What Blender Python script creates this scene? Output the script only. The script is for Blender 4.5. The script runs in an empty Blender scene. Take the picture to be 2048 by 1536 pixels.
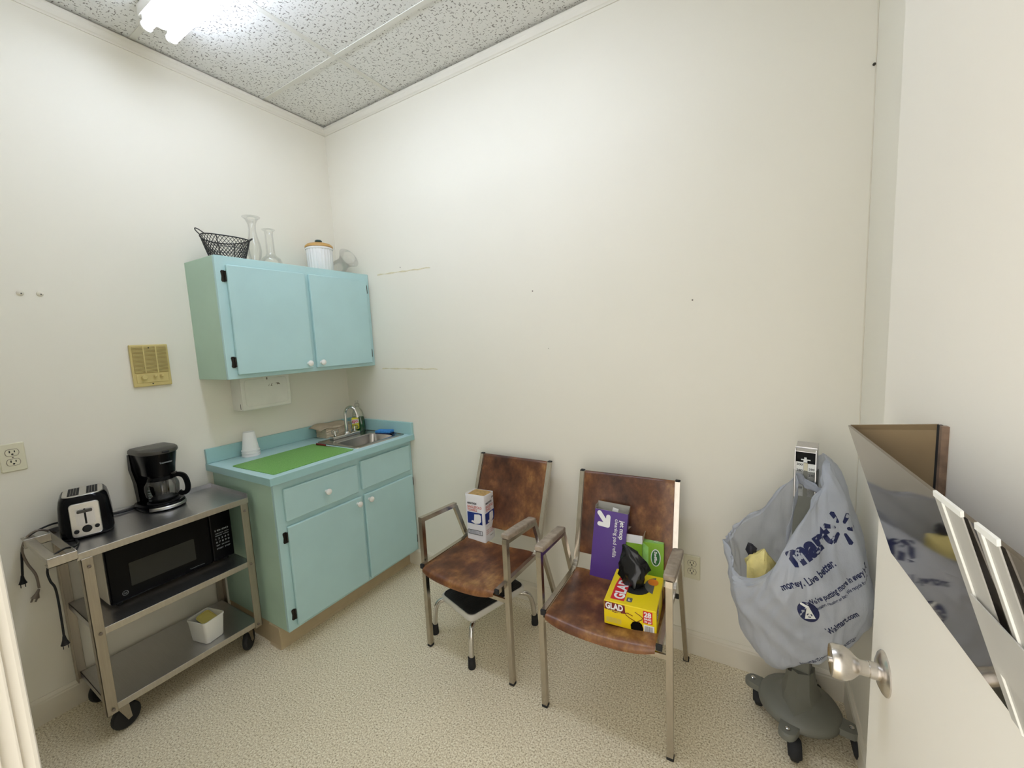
import bpy, bmesh, math, random
from mathutils import Vector, Matrix, noise
from mathutils.bvhtree import BVHTree

random.seed(7)
noise.seed_set(11)
SC = bpy.context.scene
COL = SC.collection
PI = math.pi

# ------------------------------------------------------------------ camera
cam_data = bpy.data.cameras.new('camera')
cam = bpy.data.objects.new('camera', cam_data)
COL.objects.link(cam)
yaw, pitch, roll = -0.5411034, -0.1100316, -0.0478676
fwd = Vector((math.sin(yaw)*math.cos(pitch), math.cos(yaw)*math.cos(pitch), math.sin(pitch)))
rgt = Vector((math.cos(yaw), -math.sin(yaw), 0))
upv = rgt.cross(fwd)
r2 = math.cos(roll)*rgt + math.sin(roll)*upv
u2 = -math.sin(roll)*rgt + math.cos(roll)*upv
mw = Matrix((r2, u2, -fwd)).transposed().to_4x4()
mw.translation = Vector((2.5542, -1.9396, 1.5077))
cam.matrix_world = mw
cam_data.sensor_fit = 'HORIZONTAL'
cam_data.sensor_width = 36.0
cam_data.lens = 825.01/2048*36.0
cam_data.clip_start = 0.01
SC.camera = cam

# ------------------------------------------------------------------ world / exposure
world = bpy.data.worlds.new('world')
SC.world = world
world.use_nodes = True
bg = world.node_tree.nodes['Background']
bg.inputs[0].default_value = (1.0, 0.97, 0.925, 1)
bg.inputs[1].default_value = 2.2
SC.view_settings.view_transform = 'Standard'
SC.view_settings.look = 'None'
SC.view_settings.exposure = 0.05
SC.view_settings.gamma = 1.0
SC.view_settings.use_curve_mapping = False
TUBE_STRENGTH = 20.0
SC.cycles.max_bounces = 6
SC.cycles.diffuse_bounces = 5
SC.cycles.glossy_bounces = 3
SC.cycles.use_adaptive_sampling = True
SC.cycles.adaptive_threshold = 0.05
SC.cycles.transmission_bounces = 4
SC.cycles.transparent_max_bounces = 10

# ------------------------------------------------------------------ materials
def srgb(r, g, b):
    def f(c):
        c /= 255.0
        return c/12.92 if c <= 0.04045 else ((c+0.055)/1.055)**2.4
    return (f(r), f(g), f(b), 1.0)

class NT:
    def __init__(self, name):
        self.m = bpy.data.materials.new(name); self.m.use_nodes = True
        self.t = self.m.node_tree; self.t.nodes.clear()
        self.out = self.n('ShaderNodeOutputMaterial')
    def n(self, typ, **kw):
        nd = self.t.nodes.new(typ)
        for k, v in kw.items(): setattr(nd, k, v)
        return nd
    def l(self, a, b): self.t.links.new(a, b)
    def coord(self, scale=(1, 1, 1), kind='Object'):
        tc = self.n('ShaderNodeTexCoord'); mp = self.n('ShaderNodeMapping')
        mp.inputs['Scale'].default_value = scale
        self.l(tc.outputs[kind], mp.inputs['Vector'])
        return mp.outputs['Vector']
    def noise(self, vec, scale, detail=3, rough=0.5):
        nz = self.n('ShaderNodeTexNoise'); nz.inputs['Scale'].default_value = scale
        nz.inputs['Detail'].default_value = detail; nz.inputs['Roughness'].default_value = rough
        self.l(vec, nz.inputs['Vector']); return nz.outputs['Fac']
    def ramp(self, fac, stops):
        r = self.n('ShaderNodeValToRGB')
        el = r.color_ramp.elements
        while len(el) < len(stops): el.new(0.5)
        for e, (p, c) in zip(el, stops): e.position = p; e.color = c
        self.l(fac, r.inputs['Fac']); return r.outputs['Color']
    def mix(self, fac, a, b, mode='MIX'):
        m = self.n('ShaderNodeMix', data_type='RGBA', blend_type=mode)
        if isinstance(fac, (int, float)): m.inputs[0].default_value = fac
        else: self.l(fac, m.inputs[0])
        for i, v in ((6, a), (7, b)):
            if isinstance(v, tuple): m.inputs[i].default_value = v
            else: self.l(v, m.inputs[i])
        return m.outputs[2]
    def bump(self, h, strength=0.2, dist=0.002):
        b = self.n('ShaderNodeBump'); b.inputs['Strength'].default_value = strength
        b.inputs['Distance'].default_value = dist; self.l(h, b.inputs['Height']); return b.outputs['Normal']
    def bsdf(self, color, rough=0.5, metal=0.0, normal=None, spec=None, **kw):
        p = self.n('ShaderNodeBsdfPrincipled')
        if isinstance(color, tuple): p.inputs['Base Color'].default_value = color
        else: self.l(color, p.inputs['Base Color'])
        if isinstance(rough, (int, float)): p.inputs['Roughness'].default_value = rough
        else: self.l(rough, p.inputs['Roughness'])
        p.inputs['Metallic'].default_value = metal
        if normal is not None: self.l(normal, p.inputs['Normal'])
        if spec is not None: p.inputs['Specular IOR Level'].default_value = spec
        for k, v in kw.items(): p.inputs[k].default_value = v
        self.l(p.outputs[0], self.out.inputs['Surface'])
        return p

def mat_plain(name, c, rough=0.5, metal=0.0, var=0.06, scale=14, bump=0.0, spec=None, bscale=60):
    t = NT(name); v = t.coord()
    nz = t.noise(v, scale, 4)
    lo = tuple(x*(1-var) for x in c[:3])+(1,); hi = tuple(min(1, x*(1+var)) for x in c[:3])+(1,)
    colr = t.ramp(nz, [(0.3, lo), (0.7, hi)])
    nm = t.bump(t.noise(v, bscale, 3), bump, 0.002) if bump else None
    t.bsdf(colr, rough, metal, nm, spec)
    return t.m

def mat_wall(name, c, c2):
    t = NT(name); v = t.coord()
    a = t.noise(v, 1.3, 3); colr = t.ramp(a, [(0.35, c), (0.68, c2)])
    t.bsdf(colr, 0.55, 0, None, 0.3)
    return t.m

M = {}
M['wall'] = mat_wall('cream_wall_paint', (0.82, 0.782, 0.672, 1), (0.84, 0.80, 0.692, 1))
M['door'] = mat_wall('cream_door_paint', (0.81, 0.765, 0.670, 1), (0.83, 0.785, 0.690, 1))
M['trim'] = mat_wall('cream_trim_paint', (0.74, 0.69, 0.57, 1), (0.77, 0.715, 0.595, 1))
M['crown'] = mat_wall('crown_paint', (0.74, 0.70, 0.60, 1), (0.77, 0.73, 0.63, 1))
M['cove'] = mat_plain('beige_cove_base', (0.50, 0.40, 0.25, 1), 0.5)

def mat_floor():
    t = NT('speckled_vinyl'); v = t.coord()
    a = t.noise(v, 160, 2.5, 0.7)
    base = t.ramp(a, [(0.33, (0.30, 0.24, 0.135, 1)), (0.44, (0.70, 0.60, 0.415, 1)), (0.56, (0.87, 0.78, 0.585, 1)), (0.63, (0.98, 0.93, 0.77, 1))])
    b = t.noise(v, 2.0, 3)
    wear = t.ramp(b, [(0.3, (0.93, 0.92, 0.90, 1)), (0.7, (1.0, 1.0, 1.0, 1))])
    c = t.mix(1.0, base, wear, 'MULTIPLY')
    t.bsdf(c, 0.42, 0, None, 0.35)
    return t.m
M['floor'] = mat_floor()

def mat_tile():
    t = NT('fissured_acoustic_tile'); 
    v = t.coord((1, 1, 0.01))
    # short worm-like fissures: stretched noise thresholds at two orientations
    tc = t.n('ShaderNodeTexCoord')
    facs = []
    for rot, sc in ((0.5, (52, 120, 1)), (-0.6, (120, 56, 1))):
        mp = t.n('ShaderNodeMapping'); mp.inputs['Rotation'].default_value = (0, 0, rot); mp.inputs['Scale'].default_value = sc
        t.l(tc.outputs['Object'], mp.inputs['Vector'])
        facs.append(t.noise(mp.outputs['Vector'], 1.0, 1.5, 0.45))
    mx = t.n('ShaderNodeMath', operation='MAXIMUM'); t.l(facs[0], mx.inputs[0]); t.l(facs[1], mx.inputs[1])
    colr = t.ramp(mx.outputs[0], [(0.625, (0.77, 0.76, 0.72, 1)), (0.68, (0.26, 0.245, 0.22, 1))])
    inv = t.n('ShaderNodeMath', operation='SUBTRACT'); inv.inputs[0].default_value = 1.0; t.l(mx.outputs[0], inv.inputs[1])
    t.bsdf(colr, 0.9, 0, t.bump(inv.outputs[0], 0.3, 0.004), 0.1)
    return t.m
M['tile'] = mat_tile()
M['tee'] = mat_plain('white_tee_enamel', (0.70, 0.68, 0.61, 1), 0.5, var=0.02)
M['teal'] = mat_plain('teal_cabinet_paint', (0.45, 0.66, 0.655, 1), 0.45, var=0.03, scale=5, bump=0.05, bscale=120)
M['teal_side'] = mat_plain('shaded_teal_side', (0.43, 0.60, 0.48, 1), 0.5, var=0.04, scale=5, bump=0.05)  # teal paint with the side's shade and warm bounce put into its colour
M['laminate'] = mat_plain('pale_teal_laminate', (0.49, 0.70, 0.72, 1), 0.3, var=0.02, scale=8)
M['laminate_edge'] = mat_plain('splash_laminate', (0.35, 0.575, 0.565, 1), 0.35, var=0.03, scale=8)
M['bronze'] = mat_plain('dark_bronze', (0.03, 0.025, 0.02, 1), 0.35, 0.7)
M['porcelain'] = mat_plain('white_porcelain', (0.85, 0.83, 0.78, 1), 0.2, var=0.01)
def mat_steel(name, c, rough, sc=(2, 200, 2)):
    t = NT(name); v = t.coord(sc)
    a = t.noise(v, 4, 4)
    colr = t.ramp(a, [(0.3, tuple(x*0.9 for x in c[:3])+(1,)), (0.7, c)])
    t.bsdf(colr, rough, 1.0, t.bump(a, 0.04, 0.001))
    return t.m
M['steel'] = mat_steel('brushed_stainless', (0.62, 0.61, 0.61, 1), 0.33)
M['steel_lip'] = mat_steel('worn_stainless_edge', (0.56, 0.52, 0.45, 1), 0.42, (2, 30, 2))
M['steel_post'] = mat_steel('dull_cart_post', (0.46, 0.41, 0.33, 1), 0.48, (60, 60, 2))
M['sinksteel'] = mat_steel('sink_steel', (0.55, 0.53, 0.50, 1), 0.25)
M['chrome'] = mat_steel('chrome', (0.72, 0.70, 0.67, 1), 0.12, (5, 5, 5))
M['nickel'] = mat_steel('satin_nickel', (0.66, 0.62, 0.57, 1), 0.27, (40, 40, 40))
M['chairmetal'] = mat_steel('tarnished_chrome_tube', (0.54, 0.49, 0.42, 1), 0.22, (20, 20, 6))
M['black'] = mat_plain('gloss_black_plastic', (0.004, 0.004, 0.0045, 1), 0.2, var=0.1, spec=0.12)
M['blackmat'] = mat_plain('matte_black_plastic', (0.014, 0.014, 0.014, 1), 0.5, var=0.1, spec=0.25)
M['lidblack'] = mat_plain('grey_black_lid', (0.055, 0.05, 0.042, 1), 0.4, var=0.1)
M['rubber'] = mat_plain('black_rubber', (0.012, 0.012, 0.012, 1), 0.75, var=0.15, bump=0.3, bscale=200)
M['cordgrey'] = mat_plain('grey_cord', (0.20, 0.16, 0.125, 1), 0.5)
M['mwcase'] = mat_plain('cream_painted_case', (0.62, 0.56, 0.46, 1), 0.4, var=0.02)
M['mwglass'] = mat_plain('microwave_window', (0.04, 0.04, 0.034, 1), 0.3, var=0.05, spec=0.2)
M['mwprint'] = mat_plain('grey_print', (0.30, 0.33, 0.34, 1), 0.5)
M['silverplastic'] = mat_steel('brushed_silver', (0.66, 0.64, 0.60, 1), 0.33, (30, 30, 300))
M['dark'] = mat_plain('dark_void', (0.006, 0.006, 0.006, 1), 0.8)
M['whiteplastic'] = mat_plain('white_plastic', (0.80, 0.79, 0.74, 1), 0.35, var=0.01)
M['foam'] = mat_plain('white_foam', (0.88, 0.87, 0.86, 1), 0.6, var=0.01)
M['enamel'] = mat_plain('white_enamel', (0.76, 0.74, 0.67, 1), 0.35, var=0.04, scale=9)
M['intercom'] = mat_plain('yellowed_plastic', (0.62, 0.50, 0.20, 1), 0.4, var=0.05)
M['intercomdark'] = mat_plain('yellowed_plastic_recess', (0.38, 0.28, 0.085, 1), 0.5, var=0.05)
M['ivory'] = mat_plain('ivory_plate', (0.74, 0.70, 0.52, 1), 0.3, var=0.01)
M['slot'] = mat_plain('slot_black', (0.02, 0.018, 0.012, 1), 0.6)
def mat_mat():
    t = NT('green_mesh_mat'); v = t.coord()
    vo = t.n('ShaderNodeTexVoronoi'); vo.inputs['Scale'].default_value = 260; t.l(v, vo.inputs['Vector'])
    a = t.noise(v, 30, 3)
    c = t.ramp(vo.outputs['Distance'], [(0.1, (0.06, 0.22, 0.03, 1)), (0.6, (0.22, 0.46, 0.12, 1))])
    c2 = t.mix(a, c, (0.17, 0.40, 0.085, 1))
    t.bsdf(c2, 0.5, 0, t.bump(vo.outputs['Distance'], 0.6, 0.002)); return t.m
M['mat'] = mat_mat()
M['sponge'] = mat_plain('blue_sponge', (0.045, 0.24, 0.60, 1), 0.9, var=0.2, scale=120, bump=0.5, bscale=250)
M['spongepad'] = mat_plain('dark_blue_scour', (0.01, 0.035, 0.12, 1), 0.9, var=0.2, scale=120)
M['kraft'] = mat_plain('kraft_paper', (0.66, 0.56, 0.42, 1), 0.8, var=0.10, scale=20, bump=0.3, bscale=40)
M['kraftdark'] = mat_plain('kraft_wrap', (0.52, 0.42, 0.30, 1), 0.8, var=0.12, scale=20)
M['towel_tan'] = mat_plain('tan_paper_stack', (0.44, 0.28, 0.105, 1), 0.9, var=0.2, scale=60, bump=0.5, bscale=120)
M['wood'] = mat_plain('lid_wood', (0.56, 0.32, 0.09, 1), 0.45, var=0.15, scale=10)
M['armwood'] = mat_plain('worn_grey_brown_armrest', (0.29, 0.235, 0.18, 1), 0.55, var=0.35, scale=30, bump=0.2)
M['ribwhite'] = mat_plain('white_ceramic', (0.84, 0.83, 0.82, 1), 0.25, var=0.01)
M['darkgreen'] = mat_plain('dark_green_knob', (0.02, 0.06, 0.06, 1), 0.3)
M['wire'] = mat_plain('black_wire', (0.012, 0.012, 0.012, 1), 0.45)
def mat_glass(name, tint=(1, 1, 1, 1), t0=0.10, rough=0.02, fk=0.8):
    t = NT(name)
    tr = t.n('ShaderNodeBsdfTransparent'); tr.inputs[0].default_value = tint
    gl = t.n('ShaderNodeBsdfGlossy'); gl.inputs['Roughness'].default_value = rough
    fr = t.n('ShaderNodeLayerWeight'); fr.inputs['Blend'].default_value = 0.35
    mm = t.n('ShaderNodeMath', operation='MULTIPLY_ADD'); t.l(fr.outputs['Fresnel'], mm.inputs[0])
    mm.inputs[1].default_value = fk; mm.inputs[2].default_value = t0*0.3
    ms = t.n('ShaderNodeMixShader'); t.l(mm.outputs[0], ms.inputs[0]); t.l(tr.outputs[0], ms.inputs[1]); t.l(gl.outputs[0], ms.inputs[2])
    t.l(ms.outputs[0], t.out.inputs['Surface']); return t.m
M['glass'] = mat_glass('clear_thin_glass', (0.985, 0.985, 0.98, 1), 0.06, 0.06, 0.30)
M['glassdark'] = mat_glass('smoky_carafe_glass', (0.66, 0.66, 0.64, 1), 0.2, 0.03, 0.5)
M['acrylic'] = mat_glass('clear_acrylic', (0.95, 0.95, 0.93, 1), 0.2, 0.04, 0.4)
M['clearbottle'] = mat_glass('clear_bottle', (0.97, 0.98, 0.95, 1), 0.15, 0.04, 0.35)
M['soapgreen'] = mat_plain('green_dish_soap', (0.008, 0.075, 0.02, 1), 0.15, var=0.1)
M['lemon'] = mat_plain('lemon_label', (0.80, 0.72, 0.05, 1), 0.4)
M['pink'] = mat_plain('pink_print', (0.80, 0.05, 0.14, 1), 0.4)
M['white'] = mat_plain('white_print', (0.86, 0.86, 0.86, 1), 0.5, var=0.01)
M['tubwhite'] = mat_plain('tub_plastic', (0.82, 0.81, 0.75, 1), 0.35, var=0.01)
M['tubyellow'] = mat_plain('yellow_tub_lid', (0.66, 0.56, 0.16, 1), 0.35, var=0.05)
def mat_vinyl():
    t = NT('mottled_brown_vinyl'); v = t.coord((1, 0.7, 0.7), 'Object')
    a = t.noise(v, 8, 5, 0.62); b = t.noise(v, 55, 4, 0.6)
    c = t.ramp(a, [(0.30, (0.055, 0.018, 0.008, 1)), (0.46, (0.14, 0.05, 0.02, 1)), (0.56, (0.24, 0.10, 0.034, 1)), (0.68, (0.44, 0.235, 0.075, 1))])
    c2 = t.ramp(b, [(0.3, (0.75, 0.72, 0.70, 1)), (0.7, (1.1, 1.1, 1.1, 1))])
    t.bsdf(t.mix(1.0, c, c2, 'MULTIPLY'), 0.33, 0, t.bump(b, 0.25, 0.002), 0.5); return t.m
M['vinyl'] = mat_vinyl()
M['stooltrim'] = mat_plain('white_vinyl_trim', (0.66, 0.64, 0.58, 1), 0.4, var=0.03)
M['purple'] = mat_plain('purple_carton', (0.075, 0.018, 0.235, 1), 0.35, var=0.04)
M['carton_in'] = mat_plain('grey_carton_inside', (0.42, 0.40, 0.35, 1), 0.8)
M['green'] = mat_plain('lime_carton', (0.26, 0.50, 0.035, 1), 0.4, var=0.1)
M['greenlight'] = mat_plain('light_green_print', (0.36, 0.70, 0.20, 1), 0.4, var=0.15, scale=40)
M['greendark'] = mat_plain('dark_green_print', (0.02, 0.16, 0.03, 1), 0.4)
M['yellow'] = mat_plain('yellow_carton', (0.83, 0.63, 0.005, 1), 0.35, var=0.02)
M['red'] = mat_plain('red_print', (0.62, 0.012, 0.018, 1), 0.4)
M['maroon'] = mat_plain('maroon_print', (0.17, 0.008, 0.008, 1), 0.4)
M['orange'] = mat_plain('orange_print', (0.80, 0.22, 0.01, 1), 0.4)
M['navy'] = mat_plain('navy_print', (0.006, 0.012, 0.07, 1), 0.4)
M['blueprint'] = mat_plain('blue_print', (0.008, 0.035, 0.23, 1), 0.4)
M['redprint'] = mat_plain('rust_red_print', (0.60, 0.07, 0.035, 1), 0.5)
M['greyprint'] = mat_plain('grey_ink', (0.35, 0.36, 0.40, 1), 0.5)
M['inkblack'] = mat_plain('black_ink', (0.02, 0.02, 0.03, 1), 0.5)
M['paperpack'] = mat_plain('white_paper_wrap', (0.86, 0.86, 0.88, 1), 0.5, var=0.02, bump=0.2, bscale=25)
M['binbag'] = mat_plain('black_bin_bag', (0.007, 0.007, 0.008, 1), 0.22, bump=0.5, bscale=30)
M['scalegrey'] = mat_plain('grey_painted_casting', (0.175, 0.175, 0.145, 1), 0.5, var=0.04, bump=0.1, bscale=200)
M['scaledark'] = mat_plain('shade_and_print_grey', (0.10, 0.10, 0.09, 1), 0.5, var=0.04)  # column grey with side shade in its colour; also a dark print ink
M['dial'] = mat_plain('white_dial_strip', (0.78, 0.79, 0.76, 1), 0.4, var=0.01)
M['brass'] = mat_plain('ivory_beam', (0.62, 0.58, 0.42, 1), 0.4)
M['wrapper'] = mat_plain('yellow_wrapper', (0.80, 0.68, 0.26, 1), 0.4, var=0.12, scale=30)
def mat_bag():
    t = NT('grey_plastic_film'); v = t.coord()
    a = t.noise(v, 7, 4); c = t.ramp(a, [(0.3, (0.57, 0.60, 0.66, 1)), (0.7, (0.69, 0.72, 0.79, 1))])
    p = t.bsdf(c, 0.30, 0, t.bump(t.noise(t.coord((1, 1, 0.3)), 30, 5, 0.6), 0.7, 0.008), 0.5)
    tl = t.n('ShaderNodeBsdfTranslucent'); t.l(c, tl.inputs[0])
    tr = t.n('ShaderNodeBsdfTransparent'); tr.inputs[0].default_value = (0.9, 0.9, 0.92, 1)
    m1 = t.n('ShaderNodeMixShader'); m1.inputs[0].default_value = 0.38; t.l(p.outputs[0], m1.inputs[1]); t.l(tl.outputs[0], m1.inputs[2])
    m2 = t.n('ShaderNodeMixShader'); m2.inputs[0].default_value = 0.16; t.l(m1.outputs[0], m2.inputs[1]); t.l(tr.outputs[0], m2.inputs[2])
    t.l(m2.outputs[0], t.out.inputs['Surface']); return t.m
M['bag'] = mat_bag()
def mat_smoke():
    t = NT('smoked_mirror_acrylic'); v = t.coord()
    t.bsdf(t.ramp(t.noise(v, 3, 2), [(0.3, (0.215, 0.18, 0.148, 1)), (0.7, (0.23, 0.193, 0.158, 1))]), 0.05, 1.0)
    return t.m
M['smoke'] = mat_smoke()
M['smokeend'] = mat_plain('brown_acrylic_end', (0.30, 0.215, 0.12, 1), 0.25, var=0.06)
M['brownedge'] = mat_plain('chipped_brown_edge', (0.20, 0.13, 0.085, 1), 0.6, var=0.4, scale=60)
def mat_sleeve():
    t = NT('milky_plastic_sleeve'); v = t.coord()
    p = t.bsdf(t.ramp(t.noise(v, 8, 3), [(0.3, (0.60, 0.58, 0.52, 1)), (0.7, (0.66, 0.64, 0.58, 1))]), 0.3)
    tr = t.n('ShaderNodeBsdfTransparent')
    m2 = t.n('ShaderNodeMixShader'); m2.inputs[0].default_value = 0.3; t.l(p.outputs[0], m2.inputs[1]); t.l(tr.outputs[0], m2.inputs[2])
    t.l(m2.outputs[0], t.out.inputs['Surface']); return t.m
M['sleeve'] = mat_sleeve()
M['sleevewhite'] = mat_plain('white_paper_edge', (0.80, 0.79, 0.73, 1), 0.5, var=0.01)
M['residue'] = mat_plain('yellowed_tape_residue', (0.70, 0.63, 0.42, 1), 0.6, var=0.1, scale=50)
def mat_emit(name, c, s):
    t = NT(name); e = t.n('ShaderNodeEmission'); e.inputs[0].default_value = c; e.inputs[1].default_value = s
    t.l(e.outputs[0], t.out.inputs['Surface']); return t.m
M['tube'] = mat_emit('fluorescent_tube_glow', (0.90, 1.015, 1.27, 1), TUBE_STRENGTH)

# ------------------------------------------------------------------ mesh helpers
def box(bm, x0, x1, y0, y1, z0, z1, bevel=0.0, seg=2, mtx=None):
    res = bmesh.ops.create_cube(bm, size=1.0)
    vs = res['verts']
    for v in vs:
        v.co = Vector(((x0+x1)/2+v.co.x*(x1-x0), (y0+y1)/2+v.co.y*(y1-y0), (z0+z1)/2+v.co.z*(z1-z0)))
    if bevel > 0:
        es = list({e for v in vs for e in v.link_edges})
        r = bmesh.ops.bevel(bm, geom=es, offset=bevel, segments=seg, affect='EDGES', profile=0.5)
        vs = r['verts']
    if mtx is not None:
        for v in set(vs): v.co = mtx @ v.co
    return bm

def BX(*a, **k):
    bm = bmesh.new(); box(bm, *a, **k); return bm

def sweep(bm, pts, r, seg=8, cap=True, square=None, up=Vector((0, 0, 1)), closed=False, radii=None):
    """tube or rectangular bar along a polyline, mitred at the corners. square=(w,h)"""
    pts = [Vector(p) for p in pts]; n = len(pts)
    if square: prof = [(-square[0]/2, -square[1]/2), (square[0]/2, -square[1]/2), (square[0]/2, square[1]/2), (-square[0]/2, square[1]/2)]
    else: prof = [(math.cos(2*PI*i/seg), math.sin(2*PI*i/seg)) for i in range(seg)]
    rings = []; prev_n = None
    for i, p in enumerate(pts):
        if closed: d0 = (p-pts[i-1]).normalized(); d1 = (pts[(i+1) % n]-p).normalized()
        else:
            d1 = (pts[i+1]-p).normalized() if i < n-1 else (p-pts[i-1]).normalized()
            d0 = (p-pts[i-1]).normalized() if i > 0 else d1
        t = (d0+d1)
        t = t.normalized() if t.length > 1e-6 else d1
        if prev_n is None:
            a = up if abs(t.dot(up)) < 0.95 else Vector((1, 0, 0))
            nn = (a-t*a.dot(t)).normalized()
        else:
            nn = prev_n-t*prev_n.dot(t); nn.normalize()
        prev_n = nn; bn = t.cross(nn)
        ch = max(0.35, t.dot(d1)); bend = (d1-d0)
        bend = bend.normalized() if bend.length > 1e-5 else None
        rr = radii[i] if radii else r
        ring = []
        for (a, b) in prof:
            off = bn*a+nn*b if square else (bn*a+nn*b)*rr
            if bend is not None: off = off+bend*off.dot(bend)*(1/ch-1)
            ring.append(bm.verts.new(p+off))
        rings.append(ring)
    m = len(prof)
    rng = n if closed else n-1
    for i in range(rng):
        a, b = rings[i], rings[(i+1) % n]
        for j in range(m):
            bm.faces.new((a[j], a[(j+1) % m], b[(j+1) % m], b[j]))
    if cap and not closed:
        bm.faces.new(list(reversed(rings[0]))); bm.faces.new(rings[-1])
    return bm

def SW(*a, **k):
    bm = bmesh.new(); sweep(bm, *a, **k); return bm

def lathe(bm, prof, seg=32, mtx=None, a0=0, a1=2*PI, flute=None):
    mtx = mtx or Matrix()
    full = abs(a1-a0-2*PI) < 1e-6
    cols = seg if full else seg+1
    rings = []
    for (r, z) in prof:
        if r < 1e-6: rings.append([bm.verts.new(mtx @ Vector((0, 0, z)))]); continue
        ring = []
        for i in range(cols):
            a = a0+(a1-a0)*i/seg
            rr = r*(1+flute*(0.5+0.5*math.cos(a*24))) if flute else r
            ring.append(bm.verts.new(mtx @ Vector((rr*math.cos(a), rr*math.sin(a), z))))
        rings.append(ring)
    for a, b in zip(rings[:-1], rings[1:]):
        for i in range(seg):
            j = (i+1) % cols
            if len(a) == 1 and len(b) == 1: continue
            if len(a) == 1: bm.faces.new((a[0], b[j], b[i]))
            elif len(b) == 1: bm.faces.new((a[i], a[j], b[0]))
            else: bm.faces.new((a[i], a[j], b[j], b[i]))
    return bm

def LA(*a, **k):
    bm = bmesh.new(); lathe(bm, *a, **k); return bm

def prism(bm, poly, z0, z1, mtx=None):
    mtx = mtx or Matrix()
    a = [bm.verts.new(mtx @ Vector((x, y, z0))) for x, y in poly]
    b = [bm.verts.new(mtx @ Vector((x, y, z1))) for x, y in poly]
    n = len(poly)
    bm.faces.new(list(reversed(a))); bm.faces.new(b)
    for i in range(n): bm.faces.new((a[i], a[(i+1) % n], b[(i+1) % n], b[i]))
    return bm

def rrect(w, h, r, seg=6, cx=0, cy=0):
    pts = []
    for qx, qy, a0 in ((1, 1, 0), (-1, 1, 90), (-1, -1, 180), (1, -1, 270)):
        for i in range(seg+1):
            a = math.radians(a0+90*i/seg)
            pts.append((cx+qx*(w/2-r)+r*math.cos(a), cy+qy*(h/2-r)+r*math.sin(a)))
    return pts

def loft(bm, rings, cap0=True, cap1=True, closed=True):
    rv = [[bm.verts.new(Vector(p)) for p in ring] for ring in rings]
    n = len(rv[0])
    for a, b in zip(rv[:-1], rv[1:]):
        for i in range(n if closed else n-1):
            j = (i+1) % n
            bm.faces.new((a[i], a[j], b[j], b[i]))
    if cap0: bm.faces.new(list(reversed(rv[0])))
    if cap1: bm.faces.new(rv[-1])
    return bm

def obj(name, bm, mat, parent=None, smooth=None, loc=None, rotz=0, fix=True):
    if fix: bmesh.ops.recalc_face_normals(bm, faces=bm.faces)
    me = bpy.data.meshes.new(name); bm.to_mesh(me); bm.free()
    me.materials.append(M[mat] if isinstance(mat, str) else mat)
    o = bpy.data.objects.new(name, me); COL.objects.link(o)
    if parent: o.parent = parent
    if loc is not None: o.location = loc
    if rotz: o.rotation_euler = (0, 0, rotz)
    if smooth:
        me.shade_auto_smooth(angle=math.radians(smooth)) if hasattr(me, 'shade_auto_smooth') else smooth_by_angle(me, smooth)
    return o

def smooth_by_angle(me, deg):
    for p in me.polygons: p.use_smooth = True
    bm = bmesh.new(); bm.from_mesh(me); lim = math.radians(deg)
    for e in bm.edges:
        if len(e.link_faces) == 2 and e.calc_face_angle(0) > lim: e.smooth = False
    bm.to_mesh(me); bm.free()

def tag(o, label, cat, group=None):
    o['label'] = label; o['category'] = cat
    if group: o['group'] = group
    return o

def thing(name, label, cat, loc=(0, 0, 0), rotz=0, group=None):
    o = bpy.data.objects.new(name, None); COL.objects.link(o)
    o.empty_display_size = 0.05
    o.location = loc; o.rotation_euler = (0, 0, rotz)
    return tag(o, label, cat, group)

def struct(name, bm, mat, parent=None, smooth=None):
    o = obj(name, bm, mat, parent, smooth)
    if parent is None: o['kind'] = 'structure'
    return o

def text_bm(s, size, bold=0.0, align='LEFT', extr=0.0, shear=0.0, spacing=1.0, width=None):
    cu = bpy.data.curves.new('lettering', 'FONT'); cu.body = s; cu.size = size
    cu.align_x = align; cu.align_y = 'BOTTOM_BASELINE'; cu.offset = bold; cu.extrude = extr; cu.shear = shear
    cu.space_character = spacing; cu.resolution_u = 3
    o = bpy.data.objects.new('lettering', cu); COL.objects.link(o)
    bpy.context.view_layer.update()
    me = bpy.data.meshes.new_from_object(o.evaluated_get(bpy.context.evaluated_depsgraph_get()))
    bm = bmesh.new(); bm.from_mesh(me)
    bpy.data.objects.remove(o); bpy.data.curves.remove(cu); bpy.data.meshes.remove(me)
    if width and bm.verts:
        x0 = min(v.co.x for v in bm.verts); x1 = max(v.co.x for v in bm.verts)
        k = width/(x1-x0)
        for v in bm.verts: v.co.x = (v.co.x-x0)*k
    return bm

def frame(o, xdir, ydir):
    """matrix mapping 2D artwork onto a face: origin, x direction, y direction"""
    x = Vector(xdir).normalized(); y = Vector(ydir); y = (y-x*y.dot(x)).normalized(); z = x.cross(y)
    m = Matrix((x, y, z)).transposed().to_4x4(); m.translation = Vector(o); return m

def xf(bm, mtx):
    bmesh.ops.transform(bm, matrix=mtx, verts=bm.verts); return bm

def flat(poly, mtx, lift=0.0004, th=0.0003):
    """printed patch: a very thin raised plate on a face"""
    return prism(bmesh.new(), poly, lift, lift+th, mtx)

def rectp(x0, y0, x1, y1): return [(x0, y0), (x1, y0), (x1, y1), (x0, y1)]

def printed(name, s, size, mtx, x, y, mat, parent, bold=0.0, lift=0.0009, rot=0.0, **k):
    bm = text_bm(s, size, bold, **k)
    xf(bm, mtx @ Matrix.Translation((x, y, lift)) @ Matrix.Rotation(rot, 4, 'Z'))
    return obj(name, bm, mat, parent, fix=False)

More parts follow.
